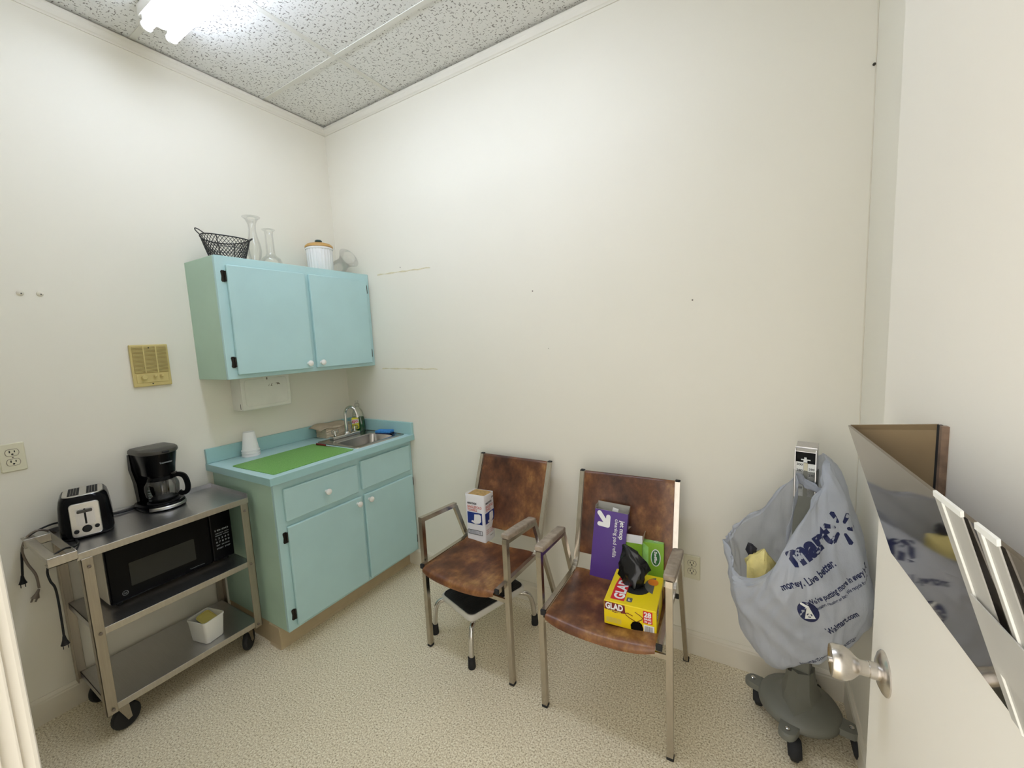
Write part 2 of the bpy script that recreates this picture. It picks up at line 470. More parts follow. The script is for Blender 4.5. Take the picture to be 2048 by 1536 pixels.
# ------------------------------------------------------------------ the room
X3, H, YD = 2.8808, 2.982, -1.884
struct('floor', BX(-0.1, 2.98, -2.7, 0.1, -0.1, 0.0), 'floor')
struct('wall_left', BX(-0.1, 0, -1.99, 0.1, 0, 3.05), 'wall')
struct('wall_back', BX(0, X3, 0, 0.1, 0, 3.05), 'wall')
struct('wall_right', BX(X3, X3+0.1, -1.99, 0.1, 0, 3.05), 'wall')
OX0, OX1, OZ = 1.925, 2.79, 2.045
bm = bmesh.new()
box(bm, 0, OX0-0.02, -1.99, YD, 0, 3.05); box(bm, OX1+0.02, X3, -1.99, YD, 0, 3.05); box(bm, OX0-0.02, OX1+0.02, -1.99, YD, OZ+0.02, 3.05)
struct('wall_front', bm, 'wall')
wl = bpy.data.objects['wall_left']; wb = bpy.data.objects['wall_back']

# suspended ceiling: slab, tiles, tees
ceil = struct('ceiling', BX(0, X3, YD, 0, 3.0, 3.05), 'tee')
xs = [0.0, 0.667, 1.886, X3]; ys = [0.0, -0.402, -1.012, -1.622, YD]
for i in range(len(xs)-1):
    for j in range(len(ys)-1):
        x0, x1, y1, y0 = xs[i]+0.003, xs[i+1]-0.003, ys[j]-0.003, ys[j+1]+0.003
        obj('tile', BX(x0-(x0+x1)/2, x1-(x0+x1)/2, y0-(y0+y1)/2, y1-(y0+y1)/2, 0, 0.015, 0.002, 1), 'tile', ceil, loc=((x0+x1)/2, (y0+y1)/2, 2.985))
for y in ys[1:-1]: obj('tee', BX(0.0, X3, y-0.012, y+0.012, 2.981, 2.9845), 'tee', ceil)
for x in xs[1:-1]: obj('tee', BX(x-0.012, x+0.012, YD, 0, 2.9805, 2.984), 'tee', ceil)

# crown moulding and baseboards: extruded profiles
def moulding(name, prof, p0, p1, inward, mat):
    p0, p1, n = Vector(p0), Vector(p1), Vector(inward)
    bm = bmesh.new()
    rings = [[p+n*d+Vector((0, 0, z)) for d, z in prof] for p in (p0, p1)]
    loft(bm, rings); return struct(name, bm, mat)
crown = [(0, 2.927), (0.005, 2.927), (0.007, 2.934), (0.011, 2.938), (0.016, 2.952), (0.019, 2.958), (0.019, 2.973), (0, 2.973)]
base = [(0, 0), (0.013, 0), (0.013, 0.088), (0.011, 0.094), (0.011, 0.099), (0.007, 0.107), (0.004, 0.112), (0, 0.112)]
for k, (a, b, n) in enumerate((((0, YD, 0), (0, 0, 0), (1, 0, 0)), ((0.0, 0, 0), (X3, 0, 0), (0, -1, 0)), ((X3, 0, 0), (X3, YD, 0), (-1, 0, 0)), ((X3, YD, 0), (0, YD, 0), (0, 1, 0)))):
    moulding('trim_%d' % (k+1), crown, a, b, n, 'crown')
moulding('baseboard_left', base, (0, YD, 0), (0, -0.9095, 0), (1, 0, 0), 'trim')
moulding('baseboard_back', base, (0.507, 0, 0), (X3, 0, 0), (0, -1, 0), 'trim')
moulding('baseboard_right', base, (X3, 0, 0), (X3, YD, 0), (-1, 0, 0), 'trim')
moulding('baseboard_front', base, (OX0-0.09, YD, 0), (0, YD, 0), (0, 1, 0), 'trim')
# door lining and casing round the opening the camera stands in
bm = bmesh.new()
box(bm, OX0-0.02, OX0, -1.995, YD+0.002, 0, OZ, 0.002); box(bm, OX0, OX0+0.011, -1.93, -1.895, 0, OZ, 0.003)
box(bm, OX1, OX1+0.02, -1.995, YD+0.002, 0, OZ, 0.002)
box(bm, OX0-0.02, OX1+0.02, -1.995, YD+0.002, OZ, OZ+0.02)
struct('trim_5', bm, 'door')
bm = bmesh.new()
box(bm, OX0-0.075, OX0-0.008, YD, YD+0.014, 0, OZ+0.06, 0.004); box(bm, OX1+0.008, OX1+0.075, YD, YD+0.014, 0, OZ+0.06, 0.004); box(bm, OX0-0.008, OX1+0.008, YD, YD+0.014, OZ+0.008, OZ+0.06, 0.004)
struct('trim_6', bm, 'door')
# corner bead between the back and right walls, tape residue, nail marks
struct('trim_7', SW([(X3-0.0015, -0.0015, 0.112), (X3-0.0015, -0.0015, 2.927)], 0.002, 6), 'trim')
for (xa, za, xb, zb, w) in ((0.40, 1.962, 0.855, 1.953, 0.007), (0.375, 1.347, 0.86, 1.342, 0.006)):
    pts = []
    n = 14
    for i in range(n+1):
        f = i/n; pts.append((xa+(xb-xa)*f, za+(zb-za)*f+w*(0.5+0.35*math.sin(i*2.1))))
    for i in range(n, -1, -1):
        f = i/n; pts.append((xa+(xb-xa)*f, za+(zb-za)*f-w*(0.5+0.3*math.cos(i*1.7))))
    obj('tape_residue', prism(bmesh.new(), pts, 0.0, 0.0008, frame((0, 0, 0), (1, 0, 0), (0, 0, 1))), 'residue', wb)
for (x, z, r) in ((1.54, 1.747, 0.004), (2.308, 1.634, 0.004), (1.619, 1.447, 0.002), (0.61, 1.985, 0.003)):
    obj('nail', LA([(0, -0.003), (r, -0.003), (r*0.8, 0.002), (0, 0.003)], 10, Matrix.Translation((x, 0, z)) @ Matrix.Rotation(PI/2, 4, 'X')), 'cordgrey', wb)
obj('nail', LA([(0, 0), (0.005, 0), (0.004, 0.004), (0, 0.005)], 8, Matrix.Translation((X3-0.006, -0.002, 2.368)) @ Matrix.Rotation(PI/2, 4, 'X')), 'slot', wb)
for (y, z) in ((-1.492, 1.783), (-1.438, 1.783)):
    a = obj('wall_anchor', LA([(0, 0), (0.011, 0), (0.010, 0.003), (0.005, 0.006), (0, 0.006)], 12, Matrix.Translation((0, y, z)) @ Matrix.Rotation(PI/2, 4, 'Y')), 'trim', wl)
    obj('screw_hole', LA([(0, 0.005), (0.0028, 0.005), (0.002, 0.007), (0, 0.007)], 8, Matrix.Translation((0, y+0.002, z-0.002)) @ Matrix.Rotation(PI/2, 4, 'Y')), 'slot', a)

# ------------------------------------------------------------------ door standing open along the right wall
FREE = Vector((2.735, -1.045, 0)); HINGE = Vector((2.771, -1.866, 0))
DW = (FREE-HINGE).length
ddir = (FREE-HINGE).normalized()
# local x = from hinge to free edge, local z up, local y = towards the room (camera side face at y=0)
dm = frame(HINGE, ddir, Vector((-1, 0, 0)))       # x along door, y into room, z down/up
if dm.to_3x3().col[2].z < 0:
    pass
def D(a, d, z):   # a along the door from the hinge, d out of its face into the room, z height
    n = Vector((-ddir.y, ddir.x, 0)); n = n if n.x < 0 else -n
    return HINGE+ddir*a+n*d+Vector((0, 0, z))
door = obj('door_1', loft(bmesh.new(), [[D(0, 0, z), D(DW-0.002, 0, z), D(DW, -0.002, z), D(DW, -0.042, z), D(DW-0.002, -0.044, z), D(0, -0.044, z)] for z in (0.012, 2.03)]), 'door')
door['kind'] = 'structure'
KA = DW-0.073; KZ = 0.94
km = frame(D(KA, 0, KZ), ddir, (0, 0, 1))
kn = D(0, 1, 0)-D(0, 0, 0)
km = Matrix((ddir, Vector((0, 0, 1)), kn)).transposed().to_4x4(); km.translation = D(KA, 0, KZ)
obj('rosette', LA([(0, 0), (0.034, 0), (0.034, 0.002), (0.031, 0.005), (0.022, 0.009), (0.016, 0.010), (0, 0.010)], 40, km), 'nickel', door, 40)
kb = obj('knob', LA([(0, 0.006), (0.013, 0.006), (0.013, 0.020), (0.0115, 0.021), (0.0115, 0.033), (0.014, 0.036), (0.022, 0.044), (0.0265, 0.053), (0.027, 0.060), (0.0262, 0.068), (0.0245, 0.071), (0.023, 0.0705), (0.018, 0.069), (0, 0.069)], 40, km), 'nickel', door, 40)
obj('privacy_button', LA([(0, 0.068), (0.005, 0.068), (0.005, 0.0735), (0.004, 0.0745), (0, 0.0745)], 16, km), 'nickel', kb, 40)
for z in (0.2, 1.0, 1.8): obj('hinge_knuckle', BX(HINGE.x-0.006, HINGE.x+0.006, HINGE.y-0.006, HINGE.y+0.004, z, z+0.09, 0.003), 'nickel', door)

# ------------------------------------------------------------------ ceiling light: bare two-tube strip
cl = thing('ceiling_light', 'bare two-tube fluorescent strip light fixed to the tiled ceiling', 'ceiling light', (0.9, -1.017, 2.98))
obj('housing', BX(-0.62, 1.25, -0.063, 0.062, -0.048, 0.0, 0.006), 'enamel', cl)
obj('reflector', prism(bmesh.new(), [(-0.063, -0.048), (-0.02, -0.062), (0.02, -0.062), (0.062, -0.048), (0.062, -0.044), (-0.063, -0.044)], -0.60, 1.23, frame((0, 0, 0), (0, 1, 0), (0, 0, 1))), 'enamel', cl)
for sy in (-0.045, 0.044):
    tb = obj('tube', LA([(0, -0.585), (0.012, -0.585), (0.017, -0.578), (0.019, -0.565), (0.019, 1.22), (0.017, 1.233), (0.012, 1.24), (0, 1.24)], 20, Matrix.Translation((0, sy, -0.088)) @ Matrix.Rotation(PI/2, 4, 'Y')), 'tube', cl, 40)
    for sx in (-0.592, 1.235):
        sk = BX(sx-0.006, sx+0.010, sy-0.014, sy+0.014, -0.098, -0.046, 0.004)
        lathe(sk, [(0, -0.006), (0.021, -0.006), (0.021, 0.006), (0, 0.006)], 20, Matrix.Translation((sx, sy, -0.088)) @ Matrix.Rotation(PI/2, 4, 'Y'))
        obj('socket', sk, 'enamel', cl)

# ------------------------------------------------------------------ cabinets
def knob_bm(c):
    return LA([(0, 0), (0.008, 0), (0.006, 0.008), (0.007, 0.011), (0.013, 0.015), (0.0165, 0.021), (0.0155, 0.027), (0.009, 0.031), (0, 0.032)], 24, Matrix.Translation(c) @ Matrix.Rotation(PI/2, 4, 'Y'))
def hinge_bm(c, flip=1):
    x, y, z = c
    bm = bmesh.new()
    m = frame((x, y, z), (0, 1, 0), (0, 0, 1))
    prism(bm, [(-0.010, -0.022), (-0.006, -0.028), (0.006, -0.028), (0.008, -0.02), (0.008, 0.02), (0.006, 0.028), (-0.006, 0.028), (-0.010, 0.022), (-0.007, 0.0)], 0, 0.003, m)
    sweep(bm, [(x+0.005, y+0.009*flip, z-0.025), (x+0.005, y+0.009*flip, z+0.025)], 0.0045, 8)
    return bm
def slab_door(name, x, y0, y1, z0, z1, parent, th=0.018):
    bm = BX(x, x+th, y0, y1, z0, z1, 0.004, 2)
    return obj(name, bm, 'teal', parent)

uc = thing('upper_cabinet', 'pale teal painted two-door wall cabinet hung in the corner above the sink', 'cabinet', (0, 0, 1.37))
uc.location = (0.1545, -0.46, 1.37)
def loc_parent(e): return Matrix.Translation(-e.location)
def pobj(name, bm, mat, parent, **k):      # part given in world coordinates
    root = parent
    while root.parent: root = root.parent
    xf(bm, Matrix.Rotation(-root.rotation_euler.z, 4, 'Z') @ Matrix.Translation(-root.location))
    return obj(name, bm, mat, parent, **k)
pobj('side_panel', BX(0.001, 0.291, -0.9153, -0.897, 1.3703, 1.9743, 0.001, 1), 'teal_side', uc)
pobj('carcass', BX(0.001, 0.291, -0.897, -0.002, 1.3703, 1.9743, 0.001, 1), 'teal_side', uc)
pobj('face_frame', BX(0.291, 0.309, -0.9153, -0.002, 1.3703, 1.9743, 0.0015, 1), 'teal', uc)
for (y0, y1, ky, hy) in ((-0.872, -0.466, -0.497, -0.884), (-0.440, -0.034, -0.416, -0.026)):
    d = pobj('door', BX(0.309, 0.327, y0, y1, 1.391, 1.931, 0.004, 2), 'teal', uc)
    pobj('knob', knob_bm((0.327, ky, 1.421)), 'porcelain', d, smooth=40)
    for hz in (1.876, 1.455): pobj('hinge', hinge_bm((0.309, hy, hz), 1 if hy < -0.5 else -1), 'bronze', d)

bc = thing('base_cabinet', 'teal painted sink base cabinet with two doors and one drawer', 'cabinet', (0.29, -0.455, 0))
pobj('side_panel', BX(0.001, 0.567, -0.9095, -0.892, 0.1143, 0.876, 0.001, 1), 'teal_side', bc)
bm = BX(0.001, 0.567, -0.892, -0.002, 0.1143, 0.745, 0.001, 1)
box(bm, 0.001, 0.567, -0.892, -0.42, 0.745, 0.876)
pobj('carcass', bm, 'teal_side', bc)
pobj('face_frame', BX(0.567, 0.5854, -0.9095, -0.002, 0.1143, 0.876, 0.0015, 1), 'teal', bc)
bm = BX(0.001, 0.50, -0.9085, -0.002, 0.0, 0.1143)
pobj('toe_kick', bm, 'cove', bc)
cv = [(0, 0), (0.012, 0), (0.009, 0.004), (0.006, 0.012), (0.005, 0.108), (0.002, 0.112), (0, 0.112)]
bm = bmesh.new(); loft(bm, [[Vector((0.50+d, y, z)) for d, z in cv] for y in (-0.9165, -0.003)]); loft(bm, [[Vector((x, -0.9085-d, z)) for d, z in cv] for x in (0.41, 0.508)])
pobj('cove_base', bm, 'cove', bc)
dr = pobj('drawer', BX(0.5854, 0.6034, -0.870, -0.445, 0.674, 0.836, 0.005, 2), 'teal', bc)
pobj('knob', knob_bm((0.6034, -0.650, 0.753)), 'porcelain', dr, smooth=40)
pobj('false_drawer_front', BX(0.5854, 0.6034, -0.419, -0.036, 0.680, 0.848, 0.005, 2), 'teal', bc)
for (y0, y1, ky, hy) in ((-0.868, -0.430, -0.464, -0.880), (-0.411, -0.022, -0.383, -0.013)):
    d = pobj('door', BX(0.5854, 0.6034, y0, y1, 0.132, 0.646, 0.005, 2), 'teal', bc)
    pobj('knob', knob_bm((0.6034, ky, 0.613)), 'porcelain', d, smooth=40)
    for hz in (0.594, 0.194): pobj('hinge', hinge_bm((0.5854, hy, hz), 1 if hy < -0.5 else -1), 'bronze', d)

ct = thing('countertop', 'pale blue-green laminate countertop with low backsplashes', 'countertop', (0.31, -0.468, 0.878))
SX0, SX1, SY0, SY1 = 0.195, 0.550, -0.390, -0.037
bm = bmesh.new()
box(bm, 0.001, 0.6204, -0.9365, SY0, 0.878, 0.914, 0.0015, 1)
box(bm, 0.001, SX0, SY0, -0.001, 0.878, 0.914); box(bm, SX1, 0.6204, SY0, -0.001, 0.878, 0.914, 0.0015, 1); box(bm, SX0, SX1, SY1, -0.001, 0.878, 0.914)
pobj('slab', bm, 'laminate', ct)
pobj('front_edge', BX(0.6204, 0.6225, -0.9365, -0.001, 0.878, 0.9135), 'laminate_edge', ct)
pobj('side_edge', BX(0.001, 0.6225, -0.9385, -0.9365, 0.878, 0.9135), 'laminate_edge', ct)
pobj('backsplash', BX(0.001, 0.020, -0.9365, -0.001, 0.9145, 0.9931, 0.0015, 1), 'laminate_edge', ct)
pobj('side_splash', BX(0.020, 0.6204, -0.020, -0.001, 0.9145, 0.9931, 0.0015, 1), 'laminate_edge', ct)

sk = thing('sink', 'small square stainless steel bar sink dropped into the countertop', 'sink', (0.372, -0.213, 0.914))
bm = bmesh.new()
def ring(w, h, r, cx, cy, z): return [(x, y, z) for x, y in rrect(w, h, r, 6, cx, cy)]
ocx, ocy, bcx, bcy = 0.372, -0.213, 0.412, -0.216
loft(bm, [ring(0.392, 0.386, 0.03, ocx, ocy, 0.9142), ring(0.390, 0.384, 0.03, ocx, ocy, 0.9185), ring(0.374, 0.368, 0.028, ocx, ocy, 0.920), ring(0.366, 0.360, 0.027, ocx, ocy, 0.9165),
          ring(0.225, 0.318, 0.045, bcx, bcy, 0.9165), ring(0.213, 0.306, 0.05, bcx, bcy, 0.911), ring(0.190, 0.285, 0.05, bcx, bcy, 0.800), ring(0.170, 0.262, 0.05, bcx, bcy, 0.784), ring(0.03, 0.03, 0.014, bcx, bcy, 0.780)], cap0=False, cap1=True)
pobj('basin', bm, 'sinksteel', sk, smooth=35)
pobj('drain', LA([(0, 0.783), (0.030, 0.783), (0.034, 0.785), (0.040, 0.784), (0.040, 0.7815)], 24, Matrix.Translation((bcx, bcy, 0))), 'chrome', sk, smooth=40)

fc = thing('faucet', 'chrome gooseneck faucet with clear acrylic knobs behind the sink', 'faucet', (0.216, -0.218, 0.9165))
pobj('deck_plate', BX(0.192, 0.240, -0.322, -0.114, 0.9166, 0.936, 0.005, 2), 'chrome', fc)
pts = [(0.216, -0.205, 0.934), (0.216, -0.205, 1.00), (0.216, -0.205, 1.055)]
dv = Vector((0.93, 0.36, 0)).normalized()
for i in range(1, 13):
    a = PI*i/12*0.93
    pts.append(Vector((0.216, -0.205, 1.065))+dv*0.040*(1-math.cos(a))+Vector((0, 0, 0.045*math.sin(a))))
pts.append(Vector(pts[-1])+Vector((dv.x*0.006, dv.y*0.006, -0.022)))
sp = pobj('spout', SW(pts, 0.0095, 14, radii=[0.0115, 0.0105]+[0.0095]*(len(pts)-2)), 'chrome', fc, smooth=50)
e = Vector(pts[-1])
pobj('aerator', SW([e+Vector((0, 0, 0.004)), e+Vector((0.001, 0, -0.012))], 0.0115, 14), 'chrome', sp, smooth=50)
pobj('spout_collar', LA([(0.021, 0.936), (0.019, 0.944), (0.013, 0.950), (0.0095, 0.951)], 20, Matrix.Translation((0.216, -0.205, 0))), 'chrome', sp, smooth=40)
for y in (-0.292, -0.142):
    h = pobj('handle', LA([(0, 0.945), (0.012, 0.945), (0.021, 0.952), (0.023, 0.964), (0.019, 0.975), (0.010, 0.979), (0, 0.979)], 18, Matrix.Translation((0.216, y, 0)), flute=0.05), 'acrylic', fc, smooth=40)
    pobj('handle_stem', LA([(0.014, 0.936), (0.009, 0.941), (0.006, 0.945), (0.006, 0.970), (0, 0.970)], 14, Matrix.Translation((0.216, y, 0))), 'chrome', h, smooth=40)

# ------------------------------------------------------------------ things on the counter
tp = thing('paper_towel_pack', 'torn tan paper pack of folded towels behind the faucet', 'paper towels', (0.095, -0.2, 0.9145), math.radians(-2))
bm = bmesh.new()
for k in range(9):
    z = k*0.0072; j = 0.0018*math.sin(k*2.3)
    box(bm, -0.060+j, 0.055+j, -0.105, 0.085-0.001*(k % 3), z+0.0003, z+0.0069, 0.0022, 1)
obj('folded_towels', bm, 'kraft', tp)
n = 14; rings = []
for i in range(n+1):
    f = i/n; y = -0.150+0.25*f
    row = []
    for k in range(9):
        g = k/8; x = -0.066+0.128*g
        z = 0.069+0.006*math.sin(3*g+f*4)+0.004*math.sin(f*9)-(0.012*(1-f*6) if f < 0.17 else 0)+ (0.010*(1-g))
        row.append(Vector((x, y, z)))
    rings.append(row)
bm = bmesh.new(); loft(bm, rings, False, False, closed=False)
o = obj('torn_wrapper', bm, 'kraftdark', tp, smooth=60, fix=False); sm = o.modifiers.new('thickness', 'SOLIDIFY'); sm.thickness = 0.0012; sm.offset = 1

sb = thing('dish_soap_bottle', 'half-full clear bottle of green dish soap in the sink corner', 'soap bottle', (0.165, -0.066, 0.9145), math.radians(30))
sb.scale = (1.1, 1.1, 1.04)
def oval(w, d, z, n=28, p=2.6):
    r = []
    for i in range(n):
        a = 2*PI*i/n; c, s = math.cos(a), math.sin(a)
        r.append((w/2*abs(c)**(2/p)*(1 if c > 0 else -1), d/2*abs(s)**(2/p)*(1 if s > 0 else -1), z))
    return r
obj('liquid', loft(bmesh.new(), [oval(0.064, 0.036, 0.002), oval(0.078, 0.044, 0.008), oval(0.080, 0.045, 0.03), oval(0.078, 0.044, 0.06), oval(0.070, 0.041, 0.095), oval(0.066, 0.039, 0.100)]), 'soapgreen', sb, 50)
obj('bottle', loft(bmesh.new(), [oval(0.068, 0.040, 0.0), oval(0.083, 0.048, 0.006), oval(0.085, 0.049, 0.03), oval(0.083, 0.048, 0.06), oval(0.075, 0.045, 0.095), oval(0.066, 0.042, 0.125), oval(0.048, 0.036, 0.148), oval(0.026, 0.026, 0.160, p=2), oval(0.024, 0.024, 0.172, p=2)]), 'clearbottle', sb, 50)
c = obj('cap', LA([(0, 0.168), (0.0155, 0.168), (0.0155, 0.184), (0.011, 0.190), (0.008, 0.193), (0.008, 0.200), (0.0105, 0.201), (0.009, 0.208), (0, 0.209)], 20), 'acrylic', sb, 40)
lm = frame((0, -0.0262, 0.0), (1, 0, 0), (0, 0, 1))
lb = obj('label', prism(bmesh.new(), rrect(0.046, 0.078, 0.010, 4, -0.009, 0.060), 0, 0.0006, lm), 'lemon', sb)
obj('label_patch', flat([(-0.031, 0.056), (0.013, 0.063), (0.013, 0.090), (-0.031, 0.083)], lm, 0.0007), 'white', lb)
printed('brand_print', 'AJAX', 0.026, lm, -0.030, 0.062, 'pink', lb, 0.001, 0.0012, rot=0.15, width=0.042)
obj('lemon_picture', flat([(-0.006+0.014*math.cos(i*PI/8), 0.036+0.011*math.sin(i*PI/8)) for i in range(16)], lm, 0.0007), 'soapgreen', lb)
obj('lemon_slice', flat([(-0.006+0.010*math.cos(i*PI/8), 0.037+0.007*math.sin(i*PI/8)) for i in range(16)], lm, 0.0012), 'lemon', lb)

sg = thing('sponge', 'blue kitchen sponge on the back edge of the sink', 'sponge', (0.418, -0.064, 0.9205), math.radians(14))
obj('sponge_body', BX(-0.056, 0.056, -0.030, 0.026, 0.006, 0.021, 0.004, 2), 'sponge', sg)
obj('scouring_pad', BX(-0.055, 0.055, -0.030, 0.026, 0.0, 0.0062, 0.002, 1), 'spongepad', sg)

CUPX, CUPY = 0.072, -0.738
for k, lab in enumerate(('lowest white foam cup in the upside-down stack on the counter', 'middle white foam cup in the upside-down stack on the counter', 'topmost white foam cup, base up, on the counter stack')):
    bm = LA([(0.0415, 0.0), (0.0455, 0.0), (0.0470, 0.003), (0.0460, 0.0085), (0.0425, 0.0095), (0.0290, 0.108), (0.0275, 0.110), (0.0265, 0.108), (0, 0.108), (0, 0.1052), (0.0255, 0.1052), (0.0405, 0.004), (0.0415, 0.0)], 36)
    o = obj('foam_cup', bm, 'foam', None, 40, loc=(CUPX, CUPY, 0.9143+k*0.0140))
    tag(o, lab, 'cup', 'foam cups on the counter')

dm_ = bmesh.new()
prism(dm_, [(x, y) for x, y in rrect(0.372, 0.470, 0.012, 5)], 0, 0.003)
o = obj('drying_mat', dm_, 'mat', None, loc=(0.386, -0.6645, 0.9145), rotz=math.radians(1.5))
tag(o, 'green mesh drying mat lying on the countertop', 'mat')
kf = thing('paring_knife', 'small knife with brown handle on the green mat by the sink', 'knife', (0.330, -0.442, 0.9178), math.radians(2))
obj('handle', SW([(-0.085, 0, 0.006), (-0.05, 0.001, 0.006), (-0.005, 0, 0.006)], 0.006, 8, radii=[0.0062, 0.007, 0.0055]), 'maroon', kf, 50)
obj('blade', prism(bmesh.new(), [(-0.01, -0.006), (0.075, -0.004), (0.092, 0.004), (0.08, 0.006), (-0.01, 0.006)], 0.0005, 0.0018), 'chrome', kf)

# ------------------------------------------------------------------ wall fittings
td = thing('towel_dispenser', 'white metal paper towel dispenser under the wall cabinet', 'towel dispenser', (0.055, -0.63, 1.174))
pobj('body', BX(0.001, 0.100, -0.770, -0.490, 1.176, 1.366, 0.004, 2), 'enamel', td)
fcov = pobj('front_cover', loft(bmesh.new(), [[(0.100, y, z) for y, z in rrect(0.278, 0.186, 0.006, 4, -0.630, 1.270)], [(0.108, y, z) for y, z in rrect(0.278, 0.186, 0.008, 4, -0.630, 1.270)], [(0.111, y, z) for y, z in rrect(0.270, 0.178, 0.008, 4, -0.630, 1.270)]]), 'enamel', td)
bm = bmesh.new(); sweep(bm, [(0.1112, y, z) for y, z in rrect(0.240, 0.150, 0.02, 5, -0.630, 1.272)], 0.0016, 6, closed=True)
pobj('embossed_rib', bm, 'enamel', fcov)
lt = pobj('latch_plate', prism(bmesh.new(), rrect(0.046, 0.030, 0.005, 4), 0, 0.003, frame((0.111, -0.625, 1.345), (0, 1, 0), (0, 0, 1))), 'enamel', fcov)
pobj('keyhole', prism(bmesh.new(), rrect(0.007, 0.014, 0.003, 4), 0, 0.0008, frame((0.1142, -0.627, 1.346), (0, 1, 0), (0, 0, 1))), 'cordgrey', fcov)
fm = frame((0.1112, -0.63, 1.27), (0, 1, 0), (0, 0, 1))
for (pp) in ([(0.050, 0.044), (0.068, 0.046), (0.076, 0.040), (0.078, 0.032), (0.070, 0.036), (0.064, 0.032), (0.060, 0.040)], [(0.010, 0.030), (0.016, 0.044), (0.013, 0.030)], [(0.022, 0.030), (0.030, 0.044), (0.034, 0.043), (0.028, 0.036), (0.034, 0.030)]):
    pobj('paint_chip', flat(pp, fm, 0.0002, 0.0005), 'cordgrey', fcov)
pobj('side_slot', BX(0.086, 0.090, -0.7708, -0.7698, 1.185, 1.215), 'slot', td)

ic = thing('intercom', 'yellowed plastic intercom panel with slotted speaker grille on the left wall', 'intercom', (0.0, -1.1125, 1.36))
pobj('plate', BX(0.001, 0.014, -1.187, -1.038, 1.360, 1.562, 0.004, 2), 'intercom', ic)
pobj('grille_recess', BX(0.013, 0.0146, -1.179, -1.047, 1.426, 1.552), 'intercomdark', ic)
for k in range(20):
    z = 1.4285+k*0.0062
    pobj('slat', BX(0.0146, 0.0185, -1.179, -1.047, z, z+0.0034, 0.0008, 1), 'intercom', ic)
for y in (-1.137, -1.089): pobj('mullion', BX(0.0146, 0.019, y-0.0025, y+0.0025, 1.426, 1.552), 'intercom', ic)
bm = BX(0.013, 0.0165, -1.176, -1.050, 1.378, 1.4225, 0.002, 1)
pobj('control_panel', bm, 'intercom', ic)
kbm = LA([(0, 0), (0.012, 0), (0.011, 0.012), (0.009, 0.014), (0, 0.014)], 20, Matrix.Translation((0.0165, -1.147, 1.405)) @ Matrix.Rotation(PI/2, 4, 'Y'), flute=0.05)
pobj('volume_knob', kbm, 'intercom', ic, smooth=40)
for y in (-1.105, -1.079): pobj('toggle_switch', BX(0.0165, 0.030, y-0.0055, y+0.0055, 1.403, 1.414, 0.0025, 1), 'intercom', ic)
for (y, z) in ((-1.116, 1.546), (-1.116, 1.372)):
    pobj('screw', LA([(0, 0), (0.0032, 0), (0.0028, 0.0018), (0, 0.0022)], 10, Matrix.Translation((0.0168 if z < 1.4 else 0.0186, y, z)) @ Matrix.Rotation(PI/2, 4, 'Y')), 'slot', ic)

def outlet(label, center, xdir):
    x = Vector(xdir); n = x.cross(Vector((0, 0, 1)))
    o = thing('power_outlet', label, 'outlet', center, 0, 'duplex wall outlets')
    mm = frame((0, 0, 0), x, (0, 0, 1))
    ringp = rrect(0.070, 0.114, 0.004, 3)
    bm = bmesh.new()
    loft(bm, [[mm @ Vector((a, b, z)) for a, b in rrect(w, h, 0.004, 3)] for w, h, z in ((0.070, 0.114, 0.0005), (0.070, 0.114, 0.003), (0.064, 0.108, 0.006))])
    obj('cover_plate', bm, 'ivory', o)
    for s in (1, -1):
        bm = prism(bmesh.new(), [(0.0175*math.cos(a)*1.0, s*0.0195+max(-0.0125, min(0.0125, 0.0175*math.sin(a)))) for a in [i*PI/12 for i in range(24)]], 0.0055, 0.0078, mm)
        r = obj('receptacle', bm, 'ivory', o)
        obj('receptacle_gap', prism(bmesh.new(), [(0.0192*math.cos(a), s*0.0195+max(-0.0142, min(0.0142, 0.0192*math.sin(a)))) for a in [i*PI/12 for i in range(24)]], 0.0052, 0.0064, mm), 'cordgrey', r)
        bm = bmesh.new()
        for (px, w, h) in ((-0.0065, 0.0034, 0.009), (0.0065, 0.003, 0.0075)):
            prism(bm, rectp(px-w/2, s*0.0195+0.002-h/2+0.002, px+w/2, s*0.0195+0.002+h/2+0.002), 0.0076, 0.0082, mm)
        prism(bm, [(0.0034*math.cos(a), s*0.0195-0.0065+0.0034*math.sin(a)) for a in [i*PI/5 for i in range(10)]], 0.0076, 0.0082, mm)
        obj('slots', bm, 'slot', r)
    obj('screw', prism(bmesh.new(), [(0.0025*math.cos(i*PI/5), 0.0025*math.sin(i*PI/5)) for i in range(10)], 0.0058, 0.0068, mm), 'cordgrey', o)
    return o
outlet('ivory duplex outlet on the left wall above the toaster', (0.0, -1.588, 1.131), (0, 1, 0))
outlet('ivory duplex outlet low on the back wall behind a chair arm', (2.307, 0.0, 0.425), (1, 0, 0))

# ------------------------------------------------------------------ steel utility cart
cart = thing('utility_cart', 'three-shelf stainless steel utility cart against the left wall', 'cart', (0.215, -1.235, 0))
CX0, CX1, CY0, CY1 = 0.030, 0.400, -1.526, -0.944
def shelf(zt, y0, y1, rim=0.0, lip=0.026):
    bm = BX(CX0, CX1-0.002, y0, y1, zt-0.002, zt)
    o = pobj('shelf', bm, 'steel', cart)
    bm = BX(CX1-0.003, CX1, y0, y1, zt-lip, zt+0.0008, 0.0006, 1)
    pobj('front_lip', bm, 'steel_lip', o)
    bm = bmesh.new()
    box(bm, CX0, CX0+0.002, y0, y1, zt-lip, zt+rim)
    box(bm, CX0, CX1-0.003, y0, y0+0.002, zt-lip, zt+rim*0.9); box(bm, CX0, CX1-0.003, y1-0.002, y1, zt-lip, zt+rim*0.9)
    pobj('rim', bm, 'steel', o)
    return o
shelf(0.790, -1.537, -0.936, 0.022); shelf(0.471, -1.515, -0.956); shelf(0.150, -1.515, -0.956)
